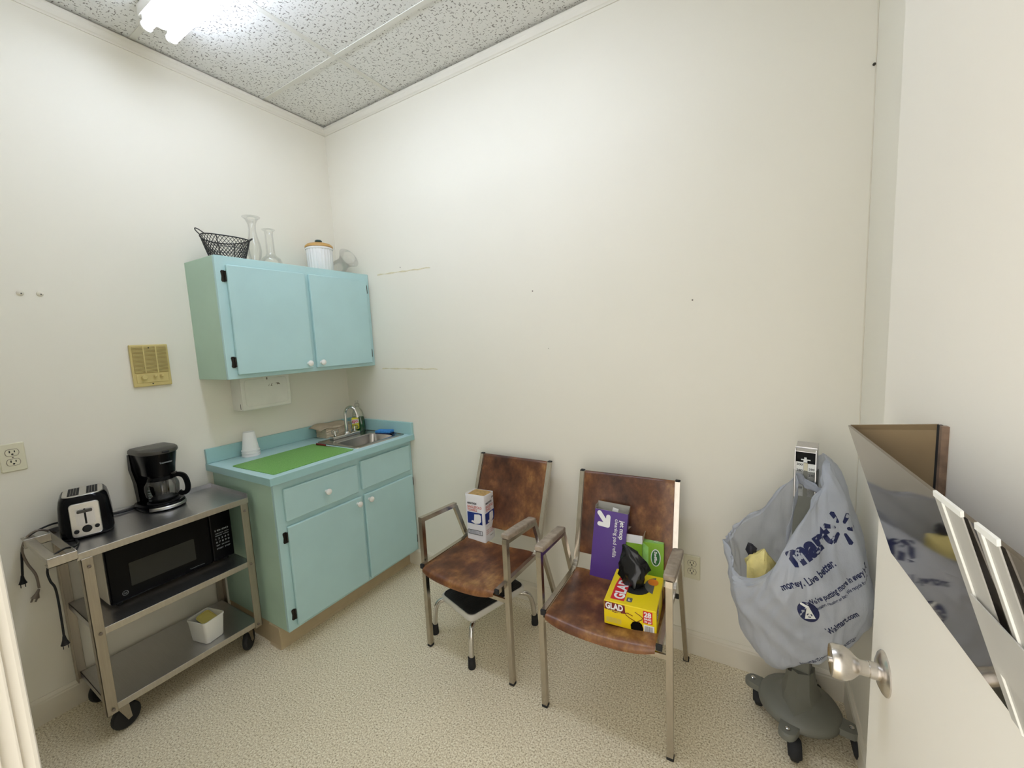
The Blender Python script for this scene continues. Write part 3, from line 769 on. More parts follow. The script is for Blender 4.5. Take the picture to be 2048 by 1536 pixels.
for x, y, sx, sy in ((CX1, -1.518, -1, 1), (CX1, -0.953, -1, -1), (CX0, -1.518, 1, 1), (CX0, -0.953, 1, -1)):
    bm = bmesh.new()
    xa, xb = sorted((x, x+sx*0.0035)); ya, yb = sorted((y-sy*0.012, y+sy*0.022))
    box(bm, xa+0.004*(-sx), xb+0.004*(-sx), ya, yb, 0.118, 0.766, 0.001, 1)
    xa, xb = sorted((x-sx*0.004, x+sx*0.030)); yo = y-sy*0.012; ya, yb = sorted((yo, yo+sy*0.0035))
    box(bm, xa, xb, ya, yb, 0.118, 0.766, 0.001, 1)
    p = pobj('post', bm, 'steel_post', cart)
    for z in (0.732, 0.458, 0.137):
        pobj('bolt', LA([(0, 0), (0.006, 0), (0.005, 0.003), (0, 0.004)], 10, Matrix.Translation((x+0.0085*(-sx) if sx < 0 else x-0.008, y+sy*0.008, z)) @ Matrix.Rotation(PI/2*(-sx), 4, 'Y')), 'cordgrey', p)
# handle: two brackets and a cross bar at the left end
for x in (0.372, 0.045):
    b = BX(x-0.018, x+0.030, -1.610, -1.533, 0.772, 0.776, 0.001, 1)
    box(b, x+0.026, x+0.030, -1.610, -1.533, 0.772, 0.806, 0.001, 1)
    box(b, x-0.018, x+0.030, -1.610, -1.575, 0.803, 0.807, 0.001, 1)
    pobj('handle_bracket', b, 'steel_lip', cart)
pobj('push_bar', BX(0.028, 0.395, -1.606, -1.578, 0.780, 0.800, 0.003, 1), 'steel_lip', cart)
for x, y, ca in ((0.352, -1.478, -78), (0.352, -0.995, -48), (0.078, -1.478, -70), (0.078, -0.995, -40)):
    cs = pobj('caster', LA([(0.004, -0.013), (0.036, -0.013), (0.046, -0.011), (0.0495, -0.005), (0.0495, 0.005), (0.046, 0.011), (0.036, 0.013), (0.004, 0.013)], 28, Matrix.Translation((x, y, 0.0497)) @ Matrix.Rotation(math.radians(ca), 4, 'Z') @ Matrix.Translation((-0.012, 0, 0)) @ Matrix.Rotation(PI/2, 4, 'X')), 'rubber', cart, smooth=40)
    bm = bmesh.new()
    rm = Matrix.Translation((x, y, 0)) @ Matrix.Rotation(math.radians(ca), 4, 'Z')
    for s in (-1, 1):
        prism(bm, [(-0.024, 0.040), (-0.010, 0.036), (0.020, 0.112), (-0.018, 0.112)], s*0.017-0.0012, s*0.017+0.0012, rm @ Matrix.Rotation(PI/2, 4, 'X'))
    box(bm, -0.026, 0.026, -0.021, 0.021, 0.110, 0.124, 0.002, 1, rm)
    lathe(bm, [(0, -0.020), (0.006, -0.020), (0.006, 0.020), (0, 0.020)], 10, rm @ Matrix.Translation((-0.012, 0, 0.0497)) @ Matrix.Rotation(PI/2, 4, 'X'))
    pobj('fork', bm, 'steel_post', cs)

# microwave on the middle shelf
mwv = thing('microwave', 'black-fronted microwave oven with cream case on the cart middle shelf', 'microwave', (0.17, -1.21, 0.472))
MX = 0.285; MY0, MY1, MZ0, MZ1 = -1.443, -0.972, 0.488, 0.728
pobj('case', BX(0.05, 0.262, MY0, MY1, MZ0, MZ1, 0.003, 1), 'mwcase', mwv)
md = pobj('door', BX(0.2625, MX, MY0+0.001, -1.068, MZ0+0.002, MZ1-0.001, 0.006, 2), 'black', mwv)
pobj('window', prism(bmesh.new(), rrect(0.236, 0.102, 0.004, 3, -1.2545, 0.592), 0, 0.0008, frame((MX, 0, 0), (0, 1, 0), (0, 0, 1))), 'mwglass', md)
mfm = frame((MX, 0, 0), (0, 1, 0), (0, 0, 1))
printed('brand_print', 'Turntable Microwave', 0.007, mfm, -1.166, 0.5045, 'mwprint', md, 0.0, 0.0006, width=0.06)
bm = bmesh.new(); sweep(bm, [Vector((MX+0.0006, -1.395+0.0095*math.cos(i*PI/12), 0.523+0.0095*math.sin(i*PI/12))) for i in range(24)], 0.0007, 6, closed=True)
lg = pobj('logo_ring', bm, 'mwprint', md)
printed('logo_print', 'GE', 0.011, mfm, -1.4025, 0.519, 'mwprint', md, 0.0, 0.0006, shear=0.3)
for o_ in (md.children): pass
mp_ = pobj('control_panel', BX(0.2625, MX, -1.067, MY1-0.001, MZ0+0.002, MZ1-0.001, 0.006, 2), 'black', mwv)
rows = [('10:00', 0.636, 0.012), ('TIME COOK  AUTO', 0.622, 0.0065), ('DEFROST  POWER', 0.611, 0.0065), ('1 2 3 4 5', 0.594, 0.0125), ('6 7 8 9 0', 0.577, 0.0125), ('SET  CLOCK', 0.562, 0.008), ('START  STOP', 0.545, 0.010)]
for s, z, sz in rows:
    printed('key_print', s, sz, mfm, -1.049, z, 'mwprint', mp_, 0.0002, 0.0006, width=0.060)
for x in (0.075, 0.25):
    for y in (-1.41, -1.0): pobj('foot', LA([(0, 0.472), (0.011, 0.472), (0.013, 0.489), (0, 0.489)], 14, Matrix.Translation((x, y, 0))), 'rubber', mwv)
# the printed() helper makes local meshes; bring the microwave prints under its origin
for o_ in [c for p in (md, mp_, lg) for c in p.children if c.name.startswith(('brand_print', 'key_print', 'logo_print'))]:
    o_.data.transform(Matrix.Translation(-mwv.location))

def plug(bm, tip, d, w=0.011):
    """moulded two-prong plug pointing along d from tip"""
    d = Vector(d).normalized(); tip = Vector(tip)
    side = d.cross(Vector((1, 0, 0))); side = side.normalized() if side.length > 0.1 else Vector((0, 1, 0))
    sweep(bm, [tip-d*0.004, tip+d*0.012, tip+d*0.026, tip+d*0.030], 0.01, 8, radii=[0.004, 0.0065, w, w*1.15])
    for s in (-1, 1):
        sweep(bm, [tip+d*0.029+side*0.0062*s, tip+d*0.046+side*0.0062*s], 0.001, square=(0.0016, 0.006))
def smoothpath(pts, n=8):
    pts = [Vector(p) for p in pts]; P = [pts[0]*2-pts[1]]+pts+[pts[-1]*2-pts[-2]]; out = []
    for i in range(1, len(P)-2):
        for k in range(n):
            t = k/n; a, b, c, d = P[i-1], P[i], P[i+1], P[i+2]
            out.append(0.5*((2*b)+(-a+c)*t+(2*a-5*b+4*c-d)*t*t+(-a+3*b-3*c+d)*t**3))
    out.append(pts[-1]); return out
bm = SW(smoothpath([(0.07, -1.30, 0.60), (0.045, -1.40, 0.66), (0.036, -1.50, 0.77), (0.05, -1.555, 0.822), (0.045, -1.592, 0.812), (0.035, -1.612, 0.76), (0.03, -1.605, 0.70), (0.028, -1.588, 0.64), (0.025, -1.585, 0.58)]), 0.0042, 8)
plug(bm, (0.025, -1.588, 0.572), (0, -0.45, -1), 0.012)
pobj('power_cord', bm, 'cordgrey', mwv, smooth=50)

# toaster
ts = thing('toaster', 'black two-slice toaster with brushed silver control face on the cart', 'toaster', (0.143, -1.440, 0.7905), math.radians(-14))
def trr(w, d, z, r): return [(x, y, z) for x, y in rrect(d, w, r, 6)]
obj('body', loft(bmesh.new(), [trr(0.146, 0.196, 0.006, 0.035), trr(0.158, 0.206, 0.022, 0.04), trr(0.156, 0.203, 0.08, 0.04), trr(0.148, 0.196, 0.135, 0.04), trr(0.140, 0.188, 0.158, 0.042), trr(0.126, 0.172, 0.171, 0.042)]), 'black', ts, 45)
obj('base', loft(bmesh.new(), [trr(0.138, 0.188, 0.0, 0.03), trr(0.150, 0.198, 0.005, 0.035), trr(0.150, 0.198, 0.010, 0.035)]), 'blackmat', ts, 45)
bm = bmesh.new(); loft(bm, [trr(0.120, 0.166, 0.1700, 0.040), trr(0.116, 0.162, 0.1735, 0.038)])
top = obj('top_plate', bm, 'silverplastic', ts, 45)
for y in (-0.027, 0.027):
    s = obj('bread_slot', BX(-0.066, 0.066, y-0.0165, y+0.0165, 0.1730, 0.1742, 0.0004, 1), 'dark', top)
    bm = bmesh.new()
    for q in range(3): sweep(bm, [(-0.06, y-0.008+q*0.008, 0.1746), (0.06, y-0.008+q*0.008, 0.1746)], 0.0007, 6)
    obj('slot_wire', bm, 'chrome', top)
def face_pt(a, z):   # front face leans back with height
    x = 0.1035-0.10*max(0, z-0.03)**1.35
    return Vector((x, a, z))
fx = bmesh.new()
poly = rrect(0.086, 0.134, 0.012, 4, 0, 0.079)
r0 = [face_pt(a, z) for a, z in poly]
loft(fx, [[p+Vector((-0.004, 0, 0)) for p in r0], [p+Vector((0.0035, 0, 0)) for p in r0], [Vector((p.x+0.0052, p.y*0.95, 0.078+(p.z-0.078)*0.96)) for p in r0]])
fp = obj('control_face', fx, 'silverplastic', ts)
bm = bmesh.new(); loft(bm, [[face_pt(a, z)+Vector((d, 0, 0)) for a, z in rrect(0.054, 0.068, 0.008, 4, 0, 0.090)] for d in (0.004, 0.0064)])
obj('lever_panel', bm, 'steel', fp)
bm = bmesh.new(); loft(bm, [[face_pt(a, z)+Vector((d, 0, 0)) for a, z in rrect(0.006, 0.062, 0.002, 3, 0, 0.092)] for d in (0.006, 0.0070)])
obj('lever_slot', bm, 'dark', fp)
bm = bmesh.new(); loft(bm, [[face_pt(a, z)+Vector((d, 0, 0)) for a, z in rrect(0.044, 0.010, 0.004, 3, 0, 0.114)] for d in (0.008, 0.018)]); sweep(bm, [face_pt(0, 0.114)+Vector((0.004, 0, 0)), face_pt(0, 0.114)+Vector((0.010, 0, 0))], 0.003, 8)
obj('lever', bm, 'lidblack', fp)
for a, z, r in ((0, 0.040, 0.0145), (-0.030, 0.036, 0.008), (0.029, 0.043, 0.0075)):
    kk = LA([(0, 0), (r, 0), (r*0.94, 0.006), (r*0.8, 0.008), (0, 0.008)], 22, Matrix.Translation(face_pt(a, z)+Vector((0.0048, 0, 0))) @ Matrix.Rotation(PI/2, 4, 'Y'))
    obj('browning_dial' if r > 0.01 else 'button', kk, 'blackmat', fp, 40)
def loc_of(root, p):
    return Matrix.Rotation(-root.rotation_euler.z, 4, 'Z') @ (Vector(p)-root.location)
bm = SW(smoothpath([loc_of(ts, p) for p in ((0.235, -1.50, 0.797), (0.285, -1.505, 0.7955), (0.33, -1.525, 0.800), (0.355, -1.556, 0.812), (0.368, -1.590, 0.800), (0.374, -1.608, 0.760), (0.374, -1.606, 0.72), (0.376, -1.598, 0.69), (0.378, -1.596, 0.64), (0.380, -1.597, 0.55), (0.380, -1.598, 0.50))]), 0.0036, 8)
plug(bm, loc_of(ts, (0.380, -1.598, 0.498)), (0, 0, -1))
obj('power_cord', bm, 'blackmat', ts, 50)

# coffee maker and its carafe
cf = thing('coffee_maker', 'black drip coffee maker with silver base strip on the cart', 'coffee maker', (0.112, -1.178, 0.7905), math.radians(4))
def dshape(w, xb, xf_, z, n=14, rb=0.015):
    """back corners rounded, front a half ellipse"""
    pts = [(xb, -w/2+rb, z), (xb+rb*0.3, -w/2+rb*0.3, z), (xb+rb, -w/2, z)]
    xm = xf_-w*0.52
    for i in range(n+1):
        a = -PI/2+PI*i/n
        pts.append((xm+(xf_-xm)*math.cos(a), w/2*math.sin(a), z))
    pts += [(xb+rb, w/2, z), (xb+rb*0.3, w/2-rb*0.3, z), (xb, w/2-rb, z)]
    return pts
obj('base', loft(bmesh.new(), [dshape(0.156, -0.078, 0.098, 0.0), dshape(0.164, -0.080, 0.103, 0.006), dshape(0.162, -0.080, 0.101, 0.026), dshape(0.154, -0.080, 0.096, 0.031)]), 'black', cf, 40)
st = bmesh.new(); rr_ = []
for z, d in ((0.007, 0.0012), (0.0215, 0.0012)):
    row = []
    for i in range(15):
        a = -PI/2.9+PI/1.45*i/14
        xm = 0.103-0.164*0.52
        row.append((xm+(0.103-xm+d)*math.cos(a), (0.082+d)*math.sin(a), z))
    rr_.append(row)
loft(st, rr_, False, False, closed=False)
o = obj('silver_strip', st, 'silverplastic', cf, 40, fix=False); md_ = o.modifiers.new('thickness', 'SOLIDIFY'); md_.thickness = 0.0015; md_.offset = 0
obj('warming_plate', LA([(0, 0.031), (0.062, 0.031), (0.062, 0.0335), (0.058, 0.0345), (0, 0.0345)], 32, Matrix.Translation((0.022, 0, 0))), 'blackmat', cf, 40)
obj('water_tank', loft(bmesh.new(), [dshape(0.118, -0.080, -0.030, 0.02, rb=0.02), dshape(0.124, -0.080, -0.032, 0.12, rb=0.02), dshape(0.148, -0.080, -0.015, 0.19, rb=0.02), dshape(0.152, -0.080, 0.0, 0.262, rb=0.02)]), 'black', cf, 40)
hd = obj('brew_head', loft(bmesh.new(), [dshape(0.116, -0.050, 0.080, 0.165), dshape(0.122, -0.060, 0.084, 0.20), dshape(0.136, -0.070, 0.093, 0.25), dshape(0.140, -0.070, 0.096, 0.268)]), 'black', cf, 40)
obj('lid', loft(bmesh.new(), [dshape(0.150, -0.082, 0.099, 0.266), dshape(0.154, -0.083, 0.102, 0.272), dshape(0.152, -0.082, 0.100, 0.283), dshape(0.138, -0.076, 0.090, 0.290), dshape(0.06, -0.03, 0.05, 0.292)]), 'lidblack', cf, 40)
obj('lid_tab', BX(0.088, 0.108, -0.014, 0.014, 0.270, 0.279, 0.003, 1), 'blackmat', cf)
printed('brand_print', 'Toastmaster', 0.011, frame((0.0895, 0, 0.222), (0, 1, 0), (0.12, 0, 1)), -0.026, 0.0, 'mwprint', hd, 0.0003, 0.0042, width=0.05)
bm = SW(smoothpath([loc_of(cf, p) for p in ((0.040, -1.245, 0.800), (0.045, -1.30, 0.7965), (0.040, -1.36, 0.802), (0.034, -1.45, 0.812), (0.036, -1.51, 0.830), (0.042, -1.565, 0.822), (0.040, -1.598, 0.800), (0.034, -1.612, 0.76), (0.030, -1.618, 0.70), (0.028, -1.622, 0.655))]), 0.0038, 8)
plug(bm, loc_of(cf, (0.028, -1.623, 0.652)), (0, -0.05, -1))
obj('power_cord', bm, 'blackmat', cf, 50)

cg = thing('coffee_carafe', 'glass coffee carafe with black handle on the coffee maker hotplate', 'carafe', (0.134, -1.1765, 0.8255), math.radians(46))
obj('glass', LA([(0, 0.0), (0.052, 0.0), (0.056, 0.004), (0.063, 0.035), (0.0655, 0.062), (0.064, 0.078), (0.056, 0.096), (0.047, 0.108), (0.046, 0.116)], 40), 'glassdark', cg, 50)
obj('coffee_residue', LA([(0, 0.002), (0.050, 0.002), (0.054, 0.006), (0.0555, 0.011), (0, 0.011)], 32), 'dark', cg, 50)
bnd = obj('neck_band', LA([(0.048, 0.100), (0.0525, 0.101), (0.0500, 0.113), (0.047, 0.118), (0.045, 0.118)], 36), 'black', cg, 50)
obj('lid', LA([(0.047, 0.117), (0.049, 0.120), (0.047, 0.128), (0.030, 0.134), (0, 0.134)], 36), 'black', cg, 50)
obj('lid_thumb_tab', BX(0.040, 0.066, -0.009, 0.009, 0.122, 0.131, 0.003, 1), 'lidblack', cg)
obj('handle', SW(smoothpath([(0.046, 0, 0.110), (0.070, 0, 0.116), (0.092, 0, 0.106), (0.102, 0, 0.080), (0.104, 0, 0.048), (0.096, 0, 0.026), (0.078, 0, 0.022), (0.066, 0, 0.030)]), 0.01, square=(0.020, 0.011), up=Vector((0, 1, 0))), 'black', cg, 60)
bm = bmesh.new()
for k in range(5): prism(bm, rectp(-0.006, 0.018+k*0.012, 0.006, 0.0195+k*0.012), 0.0, 0.0008, frame((0.0, -0.0655, 0), (1, 0, 0), (0, 0, 1)))
obj('level_marks', xf(bm, Matrix.Rotation(math.radians(-20), 4, 'Z')), 'mwprint', cg)

# tub with a yellow lid inside, bottom shelf
tub = thing('plastic_tub', 'white plastic food tub on the cart bottom shelf', 'tub', (0.300, -1.137, 0.1515), math.radians(13))
def q(w, d, z, r=0.014): return [(x, y, z) for x, y in rrect(w, d, r, 4)]
obj('tub_body', loft(bmesh.new(), [q(0.104, 0.080, 0.0), q(0.108, 0.084, 0.003), q(0.118, 0.098, 0.100), q(0.122, 0.102, 0.101), q(0.122, 0.102, 0.108), q(0.117, 0.097, 0.109), q(0.1155, 0.0955, 0.105), q(0.106, 0.082, 0.005), q(0.09, 0.07, 0.004)], True, True), 'tubwhite', tub, 40)
yl = thing('yellow_lid', 'yellow plastic lid standing slanted inside the white tub', 'lid', (0.302, -1.130, 0.16), math.radians(13))
lmx = Matrix.Translation((0.0, 0.004, 0.072)) @ Matrix.Rotation(math.radians(8), 4, 'Z') @ Matrix.Rotation(math.radians(32), 4, 'Y')
bm = bmesh.new(); loft(bm, [[lmx @ Vector(p) for p in q(0.094, 0.066, z, 0.014)] for z in (0, 0.0025)])
obj('lid_panel', bm, 'tubyellow', yl)
bm = bmesh.new(); sweep(bm, [lmx @ Vector((x, y, 0.003)) for x, y in rrect(0.093, 0.065, 0.014, 5)], 0.0028, 6, closed=True)
obj('lid_rim', bm, 'tubyellow', yl, 50)

# ------------------------------------------------------------------ on top of the wall cabinet
CT = 1.9745
bk = thing('wire_basket', 'black wire mesh basket with loop handles on top of the wall cabinet', 'basket', (0.165, -0.782, CT), math.radians(4))
def bpt(a, h):   # oval flaring basket
    k = 0.70+0.30*h**0.9
    return Vector((0.092*k*math.cos(a), 0.112*k*math.sin(a), 0.004+0.108*h+0.010*abs(math.sin(a))**3*h))
for nm, h, r in (('rim', 1.0, 0.0032), ('base_ring', 0.0, 0.003), ('middle_ring', 0.55, 0.0014)):
    bm = SW([bpt(2*PI*i/48, h) for i in range(48)], r, 6, closed=True); obj(nm, bm, 'wire', bk, 60)
bm = bmesh.new()
for s in (1, -1):
    for i in range(38):
        a0 = 2*PI*i/38
        sweep(bm, [bpt(a0+s*0.85*h/6, h/6) for h in range(7)], 0.0014, 4, cap=False)
w = obj('woven_mesh', bm, 'wire', bk); w['kind'] = 'stuff'
bm = bmesh.new()
for k in range(-7, 8):
    x = 0.0095*k; yy = 0.085*math.sqrt(max(0, 1-(x/0.07)**2)); sweep(bm, [(x, -yy, 0.004), (x, yy, 0.004)], 0.0010, 4)
for k in range(-9, 10):
    y = 0.0093*k; xx = 0.07*math.sqrt(max(0, 1-(y/0.0855)**2)); sweep(bm, [(-xx, y, 0.0045), (xx, y, 0.0045)], 0.0010, 4)
w = obj('bottom_mesh', bm, 'wire', bk); w['kind'] = 'stuff'
for s in (-1, 1):
    bm = SW(smoothpath([bpt(s*(PI/2-0.22), 1), bpt(s*(PI/2-0.14), 1)+Vector((0, s*0.020, 0.016)), bpt(s*PI/2, 1)+Vector((0, s*0.026, 0.022)), bpt(s*(PI/2+0.14), 1)+Vector((0, s*0.020, 0.016)), bpt(s*(PI/2+0.22), 1)], 5), 0.0026, 6); obj('loop_handle', bm, 'wire', bk, 60)
for a in (0.8, PI-0.8, PI+0.8, -0.8):
    obj('upright_rib', SW([bpt(a, h/6) for h in range(7)], 0.0022, 6), 'wire', bk)

def vase(label, loc, prof):
    bm = LA(prof, 36)
    o = obj('glass_vase', bm, 'glass', None, 60, loc=loc); m_ = o.modifiers.new('wall', 'SOLIDIFY'); m_.thickness = 0.0025; m_.offset = -1
    tag(o, label, 'vase', 'clear glass vases on the wall cabinet'); return o
vase('taller clear glass bud vase with flared mouth beside the wire basket', (0.150, -0.634, CT), [(0, 0.002), (0.024, 0.0), (0.026, 0.004), (0.022, 0.014), (0.023, 0.026), (0.031, 0.055), (0.034, 0.085), (0.030, 0.120), (0.020, 0.160), (0.0155, 0.195), (0.018, 0.225), (0.029, 0.250), (0.043, 0.263)])
vase('shorter clear glass bud vase with round base beside the taller one', (0.150, -0.545, CT), [(0, 0.002), (0.032, 0.0), (0.047, 0.012), (0.053, 0.030), (0.046, 0.050), (0.026, 0.066), (0.0205, 0.080), (0.0195, 0.13), (0.019, 0.185), (0.021, 0.203), (0.033, 0.213)])
cn = thing('canister', 'white fluted ceramic canister with wooden lid on the wall cabinet', 'canister', (0.135, -0.222, CT))
obj('body', LA([(0, 0.0), (0.069, 0.0), (0.072, 0.004), (0.075, 0.150), (0.073, 0.152), (0, 0.152)], 192, flute=0.045), 'ribwhite', cn, 40)
obj('neck_ring', LA([(0.075, 0.148), (0.081, 0.150), (0.082, 0.158), (0.078, 0.162), (0, 0.162)], 48), 'ribwhite', cn, 40)
ld = obj('lid', LA([(0.078, 0.162), (0.083, 0.165), (0.082, 0.173), (0.070, 0.184), (0.045, 0.191), (0, 0.193)], 48), 'wood', cn, 40)
obj('lid_knob', LA([(0.008, 0.191), (0.010, 0.197), (0.020, 0.201), (0.022, 0.206), (0.017, 0.212), (0, 0.214)], 24), 'darkgreen', ld, 40)
ax0 = Vector((0.118, -0.085, CT+0.052)); ax1 = Vector((0.228, -0.076, CT+0.110))
az = (ax1-ax0).normalized(); am = frame((0, 0, 0), az.orthogonal(), az.cross(az.orthogonal()))
g = LA([(0, -0.048), (0.020, -0.046), (0.040, -0.030), (0.0495, 0.0), (0.046, 0.030), (0.038, 0.055), (0.038, 0.075), (0.050, 0.102), (0.068, 0.128)], 40, am)
o = obj('glass_bowl_vase', g, 'glass', None, 60, loc=ax0); m_ = o.modifiers.new('wall', 'SOLIDIFY'); m_.thickness = 0.0022; m_.offset = -1
tag(o, 'clear round glass vase tipped on its side against the back wall', 'vase', 'clear glass vases on the wall cabinet')

# ------------------------------------------------------------------ chairs
def chair(label, loc, rotz, left_pad=True, back_y=0.455):
    c = thing('arm_chair', label, 'chair', loc, rotz, 'brown vinyl arm chairs')
    S = 0.022
    for s in (-1, 1):
        x = s*0.242
        AB = Vector((x, 0.245, 0.640)); AF = Vector((x, 0, 0.660)); RF = Vector((x, 0.500, 0.0))
        d = (RF-AB).normalized()
        l = obj('leg', SW([(x, 0, 0.004), AF-Vector((0, 0, 0.011))], 0, square=(S, S), up=Vector((0, 1, 0))), 'chairmetal', c)
        obj('foot_cap', BX(x-0.0125, x+0.0125, -0.0125, 0.0125, 0.0, 0.012, 0.002, 1), 'rubber', l)
        l = obj('leg', SW([AB+d*0.01, RF-d*0.006], 0, square=(S, S*0.8), up=Vector((1, 0, 0))), 'chairmetal', c)
        obj('foot_cap', BX(x-0.0125, x+0.0125, 0.486, 0.510, 0.0, 0.014, 0.002, 1), 'rubber', l)
        obj('arm_rail', SW([AF+Vector((0, -0.011, 0)), AB+Vector((0, 0.006, 0))], 0, square=(S, S), up=Vector((0, 0, 1))), 'chairmetal', c)
        if s > 0 or left_pad:
            rings = []
            for f, w, h in ((-0.02, 0.034, 0.016), (0.0, 0.040, 0.024), (0.5, 0.042, 0.026), (0.93, 0.040, 0.022), (0.97, 0.034, 0.016)):
                p = AF+(AB-AF)*f+Vector((0, 0, 0.020))
                rings.append([(p.x+a, p.y, p.z+b) for a, b in rrect(w, h, 0.006, 3)])
            obj('armrest', loft(bmesh.new(), rings), 'armwood', c, 40)
        # seat-and-back rail
        xr = s*0.214
        path = [Vector((xr, -0.040, 0.449)), Vector((xr, 0.27, 0.443))]
        for i in range(1, 7):
            a = i/6; path.append(Vector((xr, 0.27+0.075*math.sin(a*1.32), 0.443+0.075*(1-math.cos(a*1.32)))))
        path.append(Vector((xr, back_y, 0.861)))
        r = obj('seat_rail', SW(path, 0, square=(0.020, 0.020), up=Vector((0, 0, 1))), 'chairmetal', c)
        obj('rail_cap', BX(xr-0.0105, xr+0.0105, -0.050, -0.040, 0.438, 0.460, 0.002, 1), 'rubber', r)
        obj('rail_cap', BX(xr-0.0105, xr+0.0105, back_y-0.0105, back_y+0.0105, 0.859, 0.866, 0.002, 1), 'rubber', r)
    # sagging vinyl seat
    def slab(rows, sagdir, cols=15):
        top, bot = [], []
        for P, N, sag in rows:
            tr, br = [], []
            for k in range(cols):
                g = -1+2*k/(cols-1); x = 0.2025*g
                dd = sag*(1-g*g); e = (1-abs(g)**6)
                S_ = (sagdir or N)*dd
                tr.append(P+N*0.011*e-S_+Vector((x, 0, 0))); br.append(P-N*0.011*e-S_+Vector((x, 0, 0)))
            top.append(tr); bot.append(br)
        bm = bmesh.new()
        rings = [t+list(reversed(b)) for t, b in zip(top, bot)]
        loft(bm, rings); return bm
    Z = Vector((0, 0, 1))
    rows = []
    for y, dz, sg, nn in ((-0.056, -0.020, 0.021, (0, -0.9, -0.45)), (-0.057, -0.012, 0.022, (0, -1, 0.05)), (-0.053, -0.005, 0.023, (0, -0.75, 0.65)), (-0.042, 0.0, 0.024, (0, -0.3, 1)), (-0.02, 0.0, 0.026, (0, 0, 1)), (0.03, 0.0, 0.029, (0, 0, 1)), (0.10, 0.0, 0.030, (0, 0, 1)), (0.17, 0, 0.030, (0, 0, 1)), (0.24, 0, 0.029, (0, 0, 1)), (0.285, 0.003, 0.022, (0, 0.05, 1)), (0.300, 0.006, 0.020, (0, 0.3, 0.9))):
        rows.append((Vector((0, y, 0.450+dz-0.006*max(0, y))), Vector(nn).normalized(), sg))
    obj('seat', slab(rows, Z), 'vinyl', c, 50)
    b0 = Vector((0, 0.3425, 0.499)); b1 = Vector((0, back_y, 0.861)); bd = (b1-b0).normalized(); bn = Vector((0, -bd.z, bd.y))
    rows = []
    for f, sg, off in ((0.015, 0.014, -0.004), (0.04, 0.016, 0.0), (0.2, 0.020, 0), (0.45, 0.023, 0), (0.7, 0.021, 0), (0.9, 0.014, 0.002), (0.965, 0.010, 0.004), (0.995, 0.008, 0.001), (1.005, 0.008, -0.004)):
        rows.append((b0+(b1-b0)*f+bn*off, bn, sg))
    obj('backrest', slab(rows, None), 'vinyl', c, 50)
    obj('cross_bar', BX(-0.232, 0.232, -0.004, 0.004, 0.376, 0.396, 0.001, 1), 'chairmetal', c)
    obj('cross_bar', BX(-0.232, 0.232, 0.326, 0.334, 0.400, 0.420, 0.001, 1), 'blackmat', c)
    return c
ch1 = chair('brown vinyl arm chair nearer the cabinets, left armrest pad missing', (1.408, -0.545, 0), math.radians(-1.2), False, 0.488)
ch2 = chair('brown vinyl arm chair with both armrest pads, beside the scale', (2.066, -0.570, 0), math.radians(2.0), True)

# step stool under the first chair
stl = thing('step_stool', 'chrome step stool with black rubber tread under the chair', 'step stool', (1.345, -0.315, 0), math.radians(-17.5))
def sq(w, d, z, r=0.03): return [(x, y, z) for x, y in rrect(w, d, r, 5)]
obj('tread_frame', loft(bmesh.new(), [sq(0.262, 0.352, 0.190), sq(0.268, 0.358, 0.196), sq(0.268, 0.358, 0.216), sq(0.262, 0.352, 0.221)]), 'stooltrim', stl, 40)
bm = loft(bmesh.new(), [sq(0.254, 0.344, 0.2205), sq(0.250, 0.340, 0.2245)])
tr = obj('rubber_tread', bm, 'rubber', stl)
bm = bmesh.new()
for k in range(-9, 10): box(bm, k*0.0125-0.003, k*0.0125+0.003, -0.155, 0.155, 0.2243, 0.2258)
obj('tread_ribs', bm, 'rubber', tr)
for sx in (-1, 1):
    for sy in (-1, 1):
        pts = smoothpath([(sx*0.06, sy*0.09, 0.183), (sx*0.115, sy*0.15, 0.184), (sx*0.142, sy*0.183, 0.172), (sx*0.154, sy*0.197, 0.135), (sx*0.158, sy*0.203, 0.08), (sx*0.160, sy*0.206, 0.02)], 5)
        l = obj('leg', SW(pts, 0.0125, 12), 'chrome', stl, 60)
        obj('rubber_foot', LA([(0, 0), (0.017, 0), (0.0185, 0.006), (0.017, 0.03), (0.0165, 0.052), (0.0125, 0.055)], 16, Matrix.Translation((sx*0.160, sy*0.206, 0))), 'rubber', l, 40)

# ------------------------------------------------------------------ things on the first chair
def rot_frame(face, w, d, h):
    """artwork frames on a box centred at origin: front = -y face, right = +x face, top = +z"""
    if face == 'front': return frame((-w/2, -d/2, 0), (1, 0, 0), (0, 0, 1))
    if face == 'right': return frame((w/2, -d/2, 0), (0, 1, 0), (0, 0, 1))
    if face == 'top': return frame((-w/2, -d/2, h), (1, 0, 0), (0, 1, 0))

pk = thing('towel_packet', 'white packet of paper towels with red and blue print on the chair seat', 'paper towels', (1.279, -0.214, 0.4355), math.radians(2))
PW, PD, PH = 0.118, 0.098, 0.262
bm = bmesh.new()
def wq(w, d, z, r=0.008): return [(x, y, z) for x, y in rrect(w, d, r, 4)]
loft(bm, [wq(PW-0.012, PD-0.012, 0.0), wq(PW-0.002, PD-0.002, 0.005), wq(PW, PD, 0.02), wq(PW+0.001, PD+0.001, PH-0.02), wq(PW+0.002, PD+0.002, PH-0.004), wq(PW, PD, PH), wq(PW-0.004, PD-0.004, PH-0.003), wq(PW-0.006, PD-0.006, PH-0.012)], True, True)
for v in bm.verts:
    if v.co.z > PH-0.008: v.co.z += 0.005*math.sin(v.co.x*70+v.co.y*40)
wr = obj('wrapper', bm, 'paperpack', pk, 40)
bm = bmesh.new(); loft(bm, [wq(PW-0.008, PD-0.008, PH-0.0122), wq(PW-0.008, PD-0.008, PH-0.006), wq(PW-0.04, PD-0.03, PH+0.001)])
